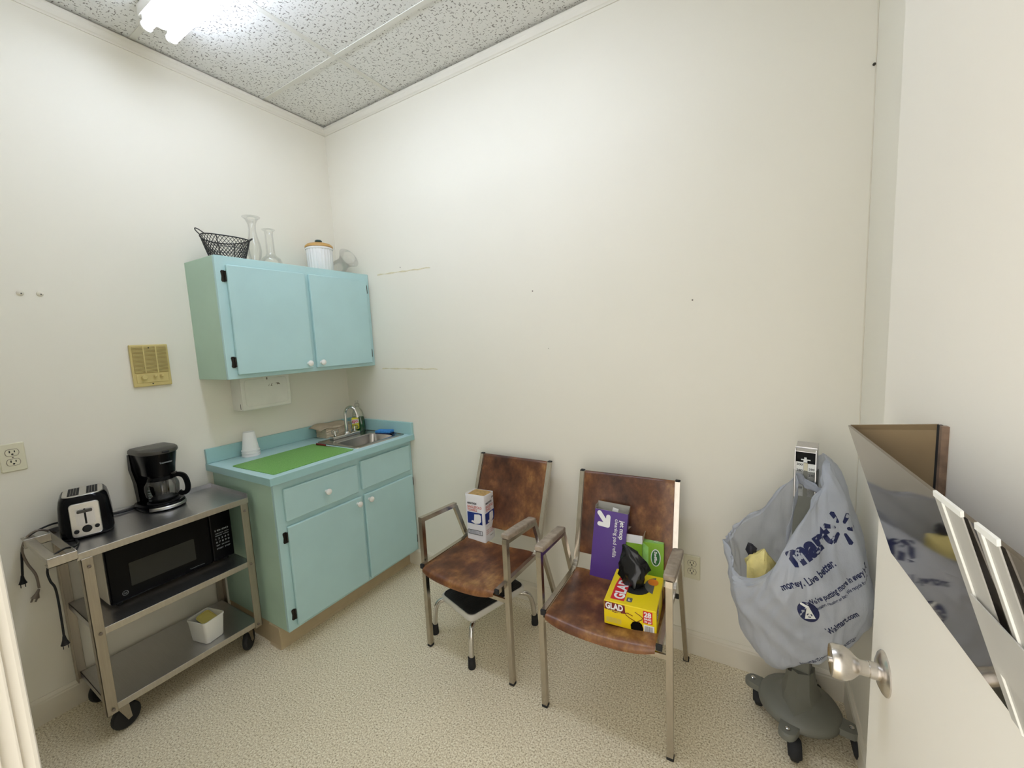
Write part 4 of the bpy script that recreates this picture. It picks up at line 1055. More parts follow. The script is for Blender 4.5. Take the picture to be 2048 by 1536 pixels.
obj('folded_towels', bm, 'towel_tan', pk)
for face, w in (('front', PW), ('right', PD)):
    f = rot_frame(face, PW+0.002, PD+0.002, PH)
    printed('brand_print', 'MARATHON', 0.015, f, 0.016, 0.212, 'inkblack', wr, 0.0006, 0.0006, width=0.056)
    printed('title_print', 'SINGLEFOLD', 0.019, f, 0.014, 0.191, 'redprint', wr, 0.0003, 0.0006, width=w-0.028)
    printed('title_print', 'TOWELS', 0.019, f, 0.014, 0.174, 'redprint', wr, 0.0003, 0.0006, width=(w-0.028)*0.66)
    obj('picture_panel', flat(rectp(0.012, 0.105, w-0.014, 0.168) if face == 'front' else rectp(0.006, 0.108, w-0.004, 0.166), f), 'blueprint', wr)
    sx = w/0.118
    obj('picture_towels', flat([(x*sx, y) for x, y in ((0.052, 0.122), (0.056, 0.158), (0.086, 0.162), (0.098, 0.156), (0.097, 0.122), (0.086, 0.112), (0.060, 0.106), (0.034, 0.116), (0.040, 0.124))], f, 0.0008), 'white', wr)
    if face == 'front':
        bmf = bmesh.new()
        for (x0, y0, x1, y1) in ((0.012, 0.046, 0.102, 0.0485), (0.012, 0.0685, 0.102, 0.071), (0.012, 0.046, 0.0145, 0.071), (0.0995, 0.046, 0.102, 0.071)): prism(bmf, rectp(x0, y0, x1, y1), 0.0005, 0.0008, f)
        obj('barcode_frame', bmf, 'inkblack', wr)
        bmf = bmesh.new(); x = 0.019; random.seed(3)
        while x < 0.094:
            ww = random.choice((0.0008, 0.0013, 0.002)); prism(bmf, rectp(x, 0.0505, x+ww, 0.0665), 0.0005, 0.0008, f); x += ww+random.choice((0.001, 0.0016))
        obj('barcode', bmf, 'greyprint', wr)
    else:
        printed('small_print', 'ECONOMY', 0.006, f, 0.014, 0.092, 'greyprint', wr, 0, 0.0006)
        for q_, y in enumerate((0.070, 0.060, 0.050)): printed('small_print', 'PAPER TOWELS 250', 0.0085, f, 0.010, y, 'redprint', wr, 0, 0.0006, width=w-0.02)
        printed('small_print', 'MADE IN USA', 0.006, f, 0.045, 0.032, 'inkblack', wr, 0.0002, 0.0006, width=0.03)
        printed('small_print', '250', 0.012, f, w-0.026, 0.232, 'inkblack', wr, 0.0004, 0.0006)

# ------------------------------------------------------------------ things on the second chair
pb = thing('mop_refill_carton', 'tall purple mop pad refill carton standing open-topped on the chair', 'carton', (1.990, -0.262, 0.4285), math.radians(8))
bw, bd_, bh = 0.142, 0.062, 0.300
tilt = Matrix.Rotation(math.radians(-9.5), 4, 'X') @ Matrix.Rotation(math.radians(4.5), 4, 'Y')
t_ = 0.0018
bm = bmesh.new()
box(bm, -bw/2, bw/2, -bd_/2, -bd_/2+t_, 0, bh); box(bm, -bw/2, bw/2, bd_/2-t_, bd_/2, 0, bh)
box(bm, -bw/2, -bw/2+t_, -bd_/2+t_, bd_/2-t_, 0, bh); box(bm, bw/2-t_, bw/2, -bd_/2+t_, bd_/2-t_, 0, bh); box(bm, -bw/2, bw/2, -bd_/2, bd_/2, 0, t_)
fixm = Matrix.Translation((0, 0, 0.004)) @ tilt
car = obj('carton', xf(bm, fixm), 'purple', pb)
bm = bmesh.new()
k_ = 0.0004
for (x0, x1, y0, y1) in ((-bw/2+t_, bw/2-t_, bd_/2-t_-0.0006, bd_/2-t_), (-bw/2+t_, bw/2-t_, -bd_/2+t_, -bd_/2+t_+0.0006), (-bw/2+t_, -bw/2+t_+0.0006, -bd_/2+t_, bd_/2-t_), (bw/2-t_-0.0006, bw/2-t_, -bd_/2+t_, bd_/2-t_)):
    box(bm, x0, x1, y0, y1, 0.2, bh+0.001)
# torn flap stubs along the top edge
box(bm, -bw/2, bw/2, bd_/2-0.0012, bd_/2+0.0002, bh-0.001, bh+0.022); box(bm, -bw/2-0.0002, -bw/2+0.001, -bd_/2+0.004, bd_/2, bh-0.001, bh+0.016); box(bm, bw/2-0.001, bw/2+0.0002, -bd_/2+0.008, bd_/2, bh-0.001, bh+0.018)
obj('grey_inside', xf(bm, fixm), 'carton_in', car)
bm = bmesh.new(); box(bm, -0.045, -0.02, -0.004, 0.0, 0.22, bh+0.008, 0.0, 2, fixm @ Matrix.Rotation(0.15, 4, 'Y'))
obj('white_pad_edge', bm, 'white', car)
pf = fixm @ rot_frame('front', bw, bd_, bh)
# lettering runs down the carton: rotated -90 degrees
printed('title_print', 'jet mop', 0.026, pf, 0.113, 0.268, 'white', car, 0.0007, 0.0006, rot=-PI/2, width=0.082)
printed('title_print', 'cleaning pad refills', 0.022, pf, 0.090, 0.270, 'white', car, 0.0001, 0.0006, rot=-PI/2, width=0.165)
def capsule(a, b, r, n=8):
    a, b = Vector(a), Vector(b); d = (b-a).normalized(); s = math.atan2(d.y, d.x); p = []
    for i in range(n+1): t = s-PI/2+PI*i/n; p.append((b.x+r*math.cos(t), b.y+r*math.sin(t)))
    for i in range(n+1): t = s+PI/2+PI*i/n; p.append((a.x+r*math.cos(t), a.y+r*math.sin(t)))
    return p
bm = bmesh.new()
for i_, (a, b) in enumerate((((0.020, 0.286), (0.058, 0.240)), ((0.060, 0.274), (0.060, 0.238)), ((0.024, 0.238), (0.060, 0.236)), ((0.044, 0.258), (0.058, 0.248)))):
    prism(bm, capsule(a, b, 0.0095), 0.0005+i_*0.00006, 0.0010+i_*0.00006, pf)
obj('arrow_logo', bm, 'white', car)
obj('corner_mark', flat(rectp(bw-0.018, 0.003, bw-0.004, 0.03), pf), 'white', car)

gl = thing('bin_bag_box', 'yellow carton of drawstring bin bags with a torn-open top on the chair', 'carton', (2.160, -0.440, 0.4385), math.radians(4.5))
gw, gd, gh = 0.186, 0.225, 0.092
bm = BX(-gw/2, gw/2, -gd/2, gd/2, 0, gh, 0.002, 1)
xf(bm, Matrix.Translation((0, 0, 0.0)) @ Matrix.Rotation(math.radians(0), 4, 'X'))
gb = obj('carton', bm, 'yellow', gl)
ff = rot_frame('front', gw, gd, gh); rf = rot_frame('right', gw, gd, gh); tf = rot_frame('top', gw, gd, gh)
obj('logo_block', flat([(0.002, 0.060), (0.002, gh-0.002), (0.076, gh-0.004), (0.078, 0.057), (0.040, 0.052)], ff), 'maroon', gb)
printed('brand_print', 'GLAD', 0.032, ff, 0.006, 0.064, 'white', gb, 0.0014, 0.0009, width=0.064)
printed('small_print', 'Tough Strength', 0.009, ff, 0.012, 0.055, 'lemon', gb, 0.0002, 0.0009, width=0.05)
obj('count_block', flat(rectp(0.140, 0.040, 0.172, gh-0.006), ff), 'red', gb)
printed('count_print', '28', 0.026, ff, 0.143, 0.064, 'white', gb, 0.001, 0.0009, width=0.025)
printed('count_print', 'BAGS', 0.010, ff, 0.144, 0.053, 'white', gb, 0.0004, 0.0009, width=0.024)
printed('count_print', '30 gal', 0.009, ff, 0.144, 0.043, 'white', gb, 0.0003, 0.0009, width=0.024)
obj('bag_picture', flat([(0.098, 0.004), (0.096, 0.020), (0.104, 0.034), (0.114, 0.038), (0.128, 0.038), (0.136, 0.032), (0.141, 0.016), (0.139, 0.004)], ff), 'black', gb)
bm = bmesh.new()
for pts in ([(0.112, 0.038), (0.092, 0.046), (0.080, 0.054), (0.078, 0.060), (0.086, 0.062), (0.098, 0.058), (0.104, 0.056)], [(0.120, 0.038), (0.136, 0.050), (0.138, 0.058), (0.130, 0.064), (0.118, 0.070), (0.112, 0.074)]):
    sweep(bm, [ff @ Vector((x, y, 0.0008)) for x, y in pts], 0.0012, 5)
obj('drawstring_picture', bm, 'maroon', gb)
obj('barcode_patch', flat(rectp(0.142, 0.002, 0.178, 0.034), ff), 'white', gb)
bm = bmesh.new(); x = 0.146; random.seed(5)
while x < 0.173:
    ww = random.choice((0.0007, 0.0012)); prism(bm, rectp(x, 0.006, x+ww, 0.030), 0.0009, 0.0011, ff); x += ww+random.choice((0.0009, 0.0014))
obj('barcode', bm, 'inkblack', gb)
for y in (0.012, 0.017, 0.022, 0.027): printed('small_print', 'LARGE DRAWSTRING TRASH', 0.004, ff, 0.008, y, 'greyprint', gb, 0, 0.0006, width=0.055)
obj('side_logo_block', flat([(0.004, 0.050), (0.004, 0.088), (0.052, 0.088), (0.056, 0.048)], rf), 'maroon', gb)
printed('side_brand_print', 'GLAD', 0.024, rf, 0.008, 0.058, 'white', gb, 0.001, 0.0009, width=0.042)
obj('side_patch', flat(rectp(0.165, 0.01, 0.20, 0.07), rf), 'maroon', gb)
obj('top_logo_block', flat([(0.020, 0.018), (0.020, 0.115), (0.026, 0.165), (0.070, 0.165), (0.070, 0.018)], tf), 'red', gb)
printed('top_brand_print', 'GLAD', 0.056, tf, 0.066, 0.030, 'white', gb, 0.0025, 0.0009, rot=PI/2, width=0.125) if False else None
bm = text_bm('GLAD', 0.052, 0.002, width=0.125); xf(bm, tf @ Matrix.Translation((0.066, 0.026, 0.0009)) @ Matrix.Rotation(PI/2, 4, 'Z')); obj('top_brand_print', bm, 'white', gb, fix=False)
obj('top_picture', flat([(gw-0.006+0.056*math.cos(a), 0.155+0.060*math.sin(a)) for a in [PI*0.62+i*PI*0.76/12 for i in range(13)]], tf), 'scaledark', gb)
obj('top_picture_glow', flat([(gw-0.034+0.020*math.cos(i*PI/8), 0.176+0.022*math.sin(i*PI/8)) for i in range(16)], tf, 0.0009), 'orange', gb)
obj('size_badge', flat(rrect(0.020, 0.026, 0.004, 3, 0.087, 0.034), tf), 'scaledark', gb)
printed('size_print', 'L', 0.016, tf, 0.083, 0.028, 'white', gb, 0.0008, 0.0009)
bm = flat([(0.06+0.052*math.cos(i*PI/10)+0.035, 0.118+0.045*math.sin(i*PI/10)) for i in range(20)], tf, 0.0003)
obj('torn_opening', bm, 'dark', gb)

# crumpled black bag pulled up through the torn top
def crumple(seed, levels, n=26, amp=0.012, sc=30):
    bm = bmesh.new(); rings = []
    for (cx, cy, z, rx, ry) in levels:
        r = []
        for i in range(n):
            a = 2*PI*i/n
            fold = 1+0.20*math.sin(a*5+z*70+seed)+0.14*math.sin(a*9-z*110)
            p = Vector((cx+rx*math.cos(a)*fold, cy+ry*math.sin(a)*fold, z))
            nz = noise.noise_vector(p*sc+Vector((seed, 0, 0)))
            r.append(p+nz*amp)
        rings.append(r)
    loft(bm, rings); return bm
o = obj('trash_bag', crumple(2.0, [(0.0, 0.0, -0.006, 0.030, 0.026), (0.0, 0.002, 0.006, 0.036, 0.032), (-0.004, 0.010, 0.030, 0.044, 0.030), (0.0, 0.018, 0.060, 0.050, 0.030), (-0.008, 0.024, 0.088, 0.044, 0.026), (-0.018, 0.030, 0.108, 0.030, 0.014), (-0.032, 0.034, 0.128, 0.016, 0.008), (-0.040, 0.036, 0.136, 0.004, 0.003)], 36, 0.010, 26), 'binbag', None, 70, loc=(2.150, -0.420, 0.4385+gh+0.004))
tag(o, 'crumpled black bin bag pulled out of the yellow carton', 'trash bag')

def green_box(label, loc, rot, w, d, h, tiltx, logo):
    g = thing('wipes_carton', label, 'carton', loc, rot, 'lime green wipes cartons')
    return g
g1 = thing('wipes_carton', 'lime green cleaning cloth carton with light green top, by the chair back', 'carton', (2.180, -0.212, 0.4300), math.radians(6), 'lime green wipes cartons')
tl = Matrix.Translation((0, 0, 0.003)) @ Matrix.Rotation(math.radians(-9), 4, 'X')
w_, d_, h_ = 0.088, 0.070, 0.178
gb1 = obj('carton', xf(BX(-w_/2, w_/2, -d_/2, d_/2, 0, h_, 0.0015, 1), tl), 'green', g1)
f1 = tl @ rot_frame('front', w_, d_, h_); t1 = tl @ rot_frame('top', w_, d_, h_)
obj('top_print', flat(rectp(0.002, 0.002, w_-0.002, d_-0.002), t1), 'greenlight', gb1)
obj('front_print', flat([(0.002, 0.0), (w_*0.3, 0.0), (w_*0.3, h_-0.02), (0.002, h_-0.002), (w_-0.002, h_-0.002), (w_-0.002, h_-0.03), (w_*0.3, h_-0.03)][0:4]+[], f1), 'greenlight', gb1)
obj('logo_oval', flat([(0.056+0.020*math.cos(i*PI/10), 0.118+0.036*math.sin(i*PI/10)) for i in range(20)], f1), 'white', gb1)
obj('logo_oval_inner', flat([(0.056+0.0165*math.cos(i*PI/10), 0.118+0.032*math.sin(i*PI/10)) for i in range(20)], f1, 0.0008), 'greendark', gb1)
bm = text_bm('Swiffer', 0.016, 0.0006, width=0.052); xf(bm, f1 @ Matrix.Translation((0.0500, 0.144, 0.0013)) @ Matrix.Rotation(-PI/2, 4, 'Z')); obj('brand_print', bm, 'white', gb1, fix=False)
obj('opening_ring', SW([t1 @ Vector((w_*0.62+0.009*math.cos(i*PI/8), d_*0.35+0.007*math.sin(i*PI/8), 0.001)) for i in range(16)], 0.0007, 5, closed=True), 'white', gb1)
g2 = thing('wipes_carton', 'opened lime green carton with raised flaps behind the purple one', 'carton', (2.104, -0.235, 0.4285), math.radians(6), 'lime green wipes cartons')
w_, d_, h_ = 0.072, 0.060, 0.172
bm = bmesh.new()
for (x0, x1, y0, y1) in ((-w_/2, w_/2, -d_/2, -d_/2+t_), (-w_/2, w_/2, d_/2-t_, d_/2), (-w_/2, -w_/2+t_, -d_/2, d_/2), (w_/2-t_, w_/2, -d_/2, d_/2)): box(bm, x0, x1, y0, y1, 0, h_)
box(bm, -w_/2, w_/2, -d_/2, d_/2, 0, t_)
gb2 = obj('carton', xf(bm, tl), 'green', g2)
bm = bmesh.new()
box(bm, -w_/2, w_/2, -0.0008, 0.0008, 0, 0.034, mtx=tl @ Matrix.Translation((0, -d_/2+0.001, h_)) @ Matrix.Rotation(math.radians(-8), 4, 'X'))
obj('front_flap', bm, 'white', gb2)
bm = bmesh.new()
box(bm, -w_/2, w_/2, -0.0008, 0.0008, 0, 0.050, mtx=tl @ Matrix.Translation((0, d_/2-0.001, h_)) @ Matrix.Rotation(math.radians(-6), 4, 'X'))
box(bm, -0.0008, 0.0008, -d_/2+0.004, d_/2-0.004, 0, 0.044, mtx=tl @ Matrix.Translation((w_/2-0.001, 0, h_)) @ Matrix.Rotation(math.radians(10), 4, 'Y'))
obj('raised_flap', bm, 'kraftdark', gb2)
bm = crumple(5.0, [(0, 0, h_*0.7, 0.02, 0.016), (0, 0, h_-0.01, 0.024, 0.018), (0.002, 0, h_+0.006, 0.018, 0.012), (0, 0, h_+0.012, 0.004, 0.003)], 18, 0.005, 40)
obj('white_cloths', xf(bm, tl), 'white', gb2, 60)

# ------------------------------------------------------------------ wheeled scale in the corner
scx, scy = 2.706, -0.200
sl = thing('weighing_scale', 'grey wheeled physician scale with upright column in the corner', 'scale', (scx, scy, 0), math.radians(29))
obj('base_casting', LA([(0.0, 0.062), (0.122, 0.066), (0.131, 0.074), (0.132, 0.088), (0.122, 0.104), (0.085, 0.116), (0.055, 0.130), (0.045, 0.150), (0, 0.150)], 40), 'scalegrey', sl, 50)
bm = bmesh.new()   # ridge that sweeps from the column foot to the front of the casting
rid = []
for (z, wd, fr, bkk) in ((0.082, 0.070, 0.116, 0.05), (0.105, 0.066, 0.108, 0.052), (0.130, 0.058, 0.090, 0.050), (0.160, 0.048, 0.066, 0.044), (0.200, 0.044, 0.048, 0.036), (0.235, 0.042, 0.042, 0.032)):
    rid.append([(-wd, bkk, z), (wd, bkk, z), (wd, 0.0, z), (wd*0.75, -fr*0.55, z), (0.0, -fr, z), (-wd*0.75, -fr*0.55, z), (-wd, 0.0, z)])
loft(bm, [[(x, y, z) for x, y, z in r] for r in rid])
xf(bm, Matrix.Rotation(math.radians(-41), 4, 'Z'))
obj('column_foot', bm, 'scalegrey', sl, 30)
for sx, sy in ((-1, 1), (1, 1), (-1, -1), (1, -1)):
    cxx, cyy = sx*0.110, sy*0.110
    bm = bmesh.new()
    dirv = Vector((cxx, cyy, 0)).normalized()
    side = Vector((-dirv.y, dirv.x, 0))
    p0 = dirv*0.075; p1 = Vector((cxx, cyy, 0))
    outl = [p0-side*0.034, p1-side*0.028]+[p1+(-side*math.cos(i*PI/8)+dirv*math.sin(i*PI/8))*0.028 for i in range(1, 8)]+[p1+side*0.028, p0+side*0.034]
    loft(bm, [[p+Vector((0, 0, 0.070)) for p in outl], [p+Vector((0, 0, 0.088)) for p in outl], [p*0.97+Vector((0, 0, 0.094)) for p in outl]])
    arm = obj('caster_arm', bm, 'scalegrey', sl, 40)
    obj('bolt', LA([(0, 0.092), (0.0085, 0.092), (0.008, 0.099), (0.004, 0.1025), (0, 0.103)], 14, Matrix.Translation((cxx, cyy, 0))), 'chrome', arm, 40)
    off = Vector((0.012, -0.020, 0))
    rmx = Matrix.Translation((cxx+off.x, cyy+off.y, 0.034)) @ Matrix.Rotation(math.radians(62), 4, 'Z') @ Matrix.Rotation(PI/2, 4, 'X')
    wv = obj('caster', LA([(0.004, -0.014), (0.027, -0.014), (0.033, -0.010), (0.034, 0), (0.033, 0.010), (0.027, 0.014), (0.004, 0.014)], 24, rmx), 'rubber', sl, 40)
    obj('caster_hood', LA([(0, -0.0205), (0.034, -0.0205), (0.040, -0.014), (0.041, 0), (0.040, 0.014), (0.034, 0.0205), (0, 0.0205)], 20, rmx, a0=math.radians(5), a1=math.radians(175)), 'rubber', wv, 40)
colr = Matrix.Rotation(math.radians(-41), 4, 'Z')
bm = BX(-0.034, 0.032, -0.022, 0.022, 0.225, 1.000, 0.003, 1); obj('column', xf(bm, colr), 'scalegrey', sl)
bm = BX(0.032, 0.034, -0.0215, 0.022, 0.225, 1.000, 0.0005, 1); obj('column_side_shade', xf(bm, colr), 'scaledark', sl)  # added darker panel: the right face's shade as colour
bm = BX(-0.0335, -0.021, -0.0305, -0.022, 0.225, 0.30, 0.001, 1); obj('slot_cover', xf(bm, colr), 'slot', sl)
bm = bmesh.new()
box(bm, -0.031, 0.031, -0.008, 0.026, 0.90, 1.080); box(bm, -0.031, -0.0285, -0.027, -0.008, 0.90, 1.076); box(bm, 0.0285, 0.031, -0.027, -0.008, 0.90, 1.076)
obj('head_channel', xf(bm, colr), 'steel', sl)
bm = bmesh.new(); loft(bm, [[(-0.031, -0.028, 1.066), (0.031, -0.028, 1.066), (0.031, 0.027, 1.086), (-0.031, 0.027, 1.086)], [(-0.031, -0.028, 1.068), (0.031, -0.028, 1.068), (0.031, 0.027, 1.091), (-0.031, 0.027, 1.091)]])
obj('head_cap', xf(bm, colr), 'steel', sl)
obj('dark_recess', xf(BX(-0.0284, 0.0284, -0.0095, -0.008, 1.020, 1.072), colr), 'dark', sl)
sf = colr @ frame((0, -0.020, 0), (1, 0, 0), (0, 0, 1))
dl = obj('dial_strip', prism(bmesh.new(), rectp(-0.0282, 0.905, -0.0055, 1.0285), 0, 0.002, sf), 'dial', sl)
dr_ = obj('dial_strip', prism(bmesh.new(), rectp(0.0068, 0.905, 0.0282, 1.0245), 0, 0.002, sf), 'dial', sl)
obj('beam', prism(bmesh.new(), rectp(-0.005, 0.905, 0.0062, 1.026), -0.002, 0.0005, sf), 'brass', sl)
for k, s in enumerate(('300', '280', '260', '240', '220')): printed('dial_print', s, 0.0105, sf, -0.025, 1.016-k*0.021, 'inkblack', dl, 0.0002, 0.0024, width=0.017)
for k, s in enumerate(('290', '270', '250', '230')): printed('dial_print', s, 0.0105, sf, 0.0098, 1.002-k*0.022, 'inkblack', dr_, 0.0002, 0.0024, width=0.016)
bm = bmesh.new(); prism(bm, [(-0.013, 1.036), (0.014, 1.036), (0.014, 1.0395), (0.003, 1.0395), (0.003, 1.046), (-0.004, 1.046), (-0.004, 1.0395), (-0.013, 1.0395)], 0.0, 0.003, sf); prism(bm, rectp(-0.006, 1.028, 0.005, 1.036), 0, 0.003, sf)
obj('pointer', bm, 'dial', sl)

# ------------------------------------------------------------------ shopping bag hung on the scale column
# control rings: each a loop of 12 stations (x,y,z), going round counter-clockwise seen from above starting at the left
R_bot = [(2.612, -0.275, 0.280), (2.628, -0.300, 0.282), (2.650, -0.322, 0.296), (2.703, -0.335, 0.375), (2.770, -0.335, 0.462), (2.835, -0.325, 0.520), (2.868, -0.315, 0.555), (2.850, -0.300, 0.540), (2.785, -0.300, 0.470), (2.705, -0.285, 0.380), (2.650, -0.280, 0.305), (2.622, -0.268, 0.282)]
R_low = [(2.556, -0.280, 0.335), (2.575, -0.330, 0.335), (2.612, -0.372, 0.345), (2.690, -0.405, 0.400), (2.775, -0.400, 0.470), (2.845, -0.360, 0.545), (2.870, -0.290, 0.580), (2.845, -0.235, 0.570), (2.780, -0.215, 0.500), (2.700, -0.215, 0.410), (2.620, -0.225, 0.345), (2.575, -0.245, 0.330)]
R_mid = [(2.496, -0.275, 0.520), (2.515, -0.355, 0.505), (2.570, -0.418, 0.520), (2.670, -0.448, 0.560), (2.770, -0.438, 0.600), (2.845, -0.380, 0.640), (2.872, -0.285, 0.660), (2.850, -0.205, 0.660), (2.780, -0.150, 0.620), (2.690, -0.135, 0.580), (2.590, -0.165, 0.540), (2.520, -0.215, 0.525)]
R_hi = [(2.478, -0.272, 0.640), (2.500, -0.362, 0.595), (2.560, -0.424, 0.620), (2.648, -0.452, 0.695), (2.745, -0.440, 0.730), (2.825, -0.375, 0.760), (2.855, -0.280, 0.775), (2.835, -0.205, 0.780), (2.775, -0.145, 0.760), (2.680, -0.125, 0.720), (2.575, -0.160, 0.670), (2.505, -0.215, 0.650)]
R_rim = [(2.470, -0.268, 0.708), (2.512, -0.362, 0.622), (2.592, -0.422, 0.686), (2.645, -0.415, 0.800), (2.722, -0.345, 0.905), (2.775, -0.290, 0.975), (2.790, -0.235, 1.000), (2.775, -0.170, 0.990), (2.740, -0.140, 0.970), (2.690, -0.160, 0.955), (2.572, -0.195, 0.818), (2.492, -0.232, 0.742)]
R_top = [(2.478, -0.266, 0.700), (2.522, -0.352, 0.632), (2.600, -0.405, 0.700), (2.660, -0.385, 0.830), (2.722, -0.290, 0.950), (2.746, -0.228, 1.046), (2.748, -0.205, 1.058), (2.744, -0.180, 1.050), (2.722, -0.158, 1.010), (2.690, -0.168, 0.975), (2.580, -0.200, 0.812), (2.500, -0.234, 0.735)]
def cr(P, t):
    n = len(P); i = int(math.floor(t)) % n; f = t-math.floor(t)
    a, b, c, d = (Vector(P[(i+k) % n]) for k in (-1, 0, 1, 2))
    return 0.5*((2*b)+(-a+c)*f+(2*a-5*b+4*c-d)*f*f+(-a+3*b-3*c+d)*f**3)
def cr1(L, t):
    n = len(L)-1; i = min(int(t), n-1); f = t-i
    a = L[max(i-1, 0)]; b = L[i]; c = L[i+1]; d = L[min(i+2, n)]
    return 0.5*((2*b)+(-a+c)*f+(2*a-5*b+4*c-d)*f*f+(-a+3*b-3*c+d)*f**3)
NU, NV = 168, 60
RS = [R_bot, R_low, R_mid, R_hi, R_rim, R_top]
bagm = bmesh.new(); grid = []
cen = Vector((2.68, -0.28, 0))
for j in range(NV+1):
    t = 5*j/NV; row = []
    for i in range(NU):
        u_ = 12*i/NU
        p = cr1([cr(R, u_) for R in RS], t)
        rad = Vector((p.x-cen.x, p.y-cen.y, 0)); rad = rad.normalized() if rad.length > 1e-4 else Vector((0, -1, 0))
        fold = 0.0
        up_ = max(0.0, min(1.0, (t-1.6)/2.6))
        fold += 0.0065*up_*(math.sin(u_*5.2+0.9*math.sin(u_*2)+t*0.5))*(1 if t < 4.4 else 0.5)
        rg = 1-abs(noise.noise(Vector((u_*1.1+0.35*t, t*0.42, 3.7))))
        fold += 0.034*max(0.0, rg-0.62)**1.3*min(1.0, t)
        rg = 1-abs(noise.noise(Vector((u_*2.3-0.7*t, t*1.1, 8.1))))
        fold += 0.028*max(0.0, rg-0.66)**1.3*min(1.0, t)
        fold += 0.010*(noise.noise(Vector((p.x*11, p.y*11, p.z*5)))+0.5*noise.noise(Vector((p.x*26, p.y*26, p.z*15+9))))*(0.35 if j < 3 else 1.0)
        # diagonal creases on the slack left side
        fold += 0.006*math.sin((p.x*0.6+p.z*1.0)*62+3*noise.noise(p*6))*max(0, 1-abs(t-1.5)/1.3)*(1 if u_ < 4 or u_ > 11 else 0.15)
        p = p+rad*fold+Vector((0, 0, 0.003*noise.noise(p*30)))
        p.x = min(p.x, X3-0.0165 if p.z < 0.14 else X3-0.004)
        row.append(bagm.verts.new(p))
    grid.append(row)
for j in range(NV):
    for i in range(NU):
        k = (i+1) % NU
        bagm.faces.new((grid[j][i], grid[j][k], grid[j+1][k], grid[j+1][i]))
for i in range(NU//2):   # close the bottom seam
    a, b = i, i+1; c, d = (NU-1-i), (NU-2-i)
    try: bagm.faces.new((grid[0][a], grid[0][c], grid[0][d], grid[0][b]))
    except ValueError: pass
bagbvh = BVHTree.FromBMesh(bagm)
bag = obj('shopping_bag', bagm, 'bag', None, None, fix=False)
for p in bag.data.polygons: p.use_smooth = True
tag(bag, 'grey plastic shopping bag hung over the top of the scale column', 'shopping bag')
# second handle loop wound round the column front
hp = smoothpath([(2.642, -0.372, 0.815), (2.672, -0.300, 0.915), (2.676, -0.243, 0.972), (2.700, -0.232, 0.960), (2.732, -0.245, 0.945), (2.752, -0.262, 0.940)], 6)
bm = bmesh.new(); rings = []
for i, p in enumerate(hp):
    f = i/(len(hp)-1); wdt = 0.055*(1-f)+0.022*f
    rings.append([p+Vector((0.004*math.sin(i*0.9), -0.003*math.cos(k*1.9+i), (k/6-0.5)*wdt)) for k in range(7)])
loft(bm, rings, False, False, closed=False)
o = obj('wound_handle', bm, 'bag', bag, fix=False); 
for p in o.data.polygons: p.use_smooth = True
m_ = o.modifiers.new('film', 'SOLIDIFY'); m_.thickness = 0.0008

# printing on the bag: artwork laid in a slanted plane in front, then dropped onto the film
ROT = math.radians(34)
pn = Vector((0.22, -0.93, 0.10)).normalized()
px_ = Vector((0, 0, 1)).cross(pn).normalized(); px_ = px_ if px_.x > 0 else -px_
pz_ = pn.cross(px_) if pn.cross(px_).z > 0 else px_.cross(pn)
def onto_bag(name, bm, at, rot, mat):
    at = Vector(at); c, s = math.cos(rot), math.sin(rot)
    bmesh.ops.subdivide_edges(bm, edges=[e for e in bm.edges if e.calc_length() > 0.010], cuts=1)
    bmesh.ops.triangulate(bm, faces=bm.faces)
    kill = []
    for v in bm.verts:
        x, y = v.co.x*c-v.co.y*s, v.co.x*s+v.co.y*c
        w0 = at+px_*x+pz_*y+pn*0.4
        hit = bagbvh.ray_cast(w0, -pn, 0.7)
        if hit[0] is None: kill.append(v); continue
        nr = hit[1] if hit[1].dot(pn) > 0 else -hit[1]
        v.co = hit[0]+nr*0.0012+pn*0.0006
    bmesh.ops.delete(bm, geom=kill, context='VERTS')
    return obj(name, bm, mat, bag, fix=False)
def T(s, sz, b=0.0, w=None): return text_bm(s, sz, b, width=w)
onto_bag('logo_print', T('mart', 0.075, 0.004, 0.150), (2.655, -0.42, 0.750), ROT, 'navy')
bm = bmesh.new()
for k in range(6):
    a = k*PI/3+PI/2
    d = Vector((math.cos(a), math.sin(a), 0)); n_ = Vector((-d.y, d.x, 0))
    vs = [d*0.018-n_*0.0045, d*0.046-n_*0.0075, d*0.050, d*0.046+n_*0.0075, d*0.018+n_*0.0045, d*0.015]
    bm.faces.new([bm.verts.new(p) for p in vs])
onto_bag('spark_logo', bm, (2.802, -0.42, 0.872), ROT-0.15, 'navy')
onto_bag('slogan_print', T('money. Live better.', 0.030, 0.0009, 0.175), (2.624, -0.42, 0.664), ROT, 'navy')
onto_bag('slogan_print', T("We're putting more in every bag.", 0.025, 0.0008, 0.215), (2.690, -0.42, 0.640), math.radians(33), 'navy')
onto_bag('small_print', T('Thinking, reusing or bag. We recycle for you', 0.014, 0.0003, 0.19), (2.705, -0.42, 0.625), math.radians(33), 'navy')
onto_bag('web_print', T('Walmart.com', 0.030, 0.0010, 0.105), (2.745, -0.42, 0.555), math.radians(38), 'navy')
onto_bag('hem_print', T('PLEASE RETURN TO A PARTICIPATING STORE FOR RECYCLING', 0.014, 0.0004, 0.19), (2.690, -0.42, 0.405), math.radians(41), 'navy')
bm = bmesh.new(); bm.faces.new([bm.verts.new(Vector((0.027*math.cos(i*PI/14), 0.034*math.sin(i*PI/14), 0))) for i in range(28)])
bmesh.ops.triangulate(bm, faces=bm.faces); bmesh.ops.subdivide_edges(bm, edges=bm.edges, cuts=2)
onto_bag('emblem_disc', bm, (2.690, -0.42, 0.615), math.radians(15), 'navy')
def proud(name, bm, at, rot, mat, lift):
    o = onto_bag(name, bm, at, rot, mat); o.location = pn*lift; return o
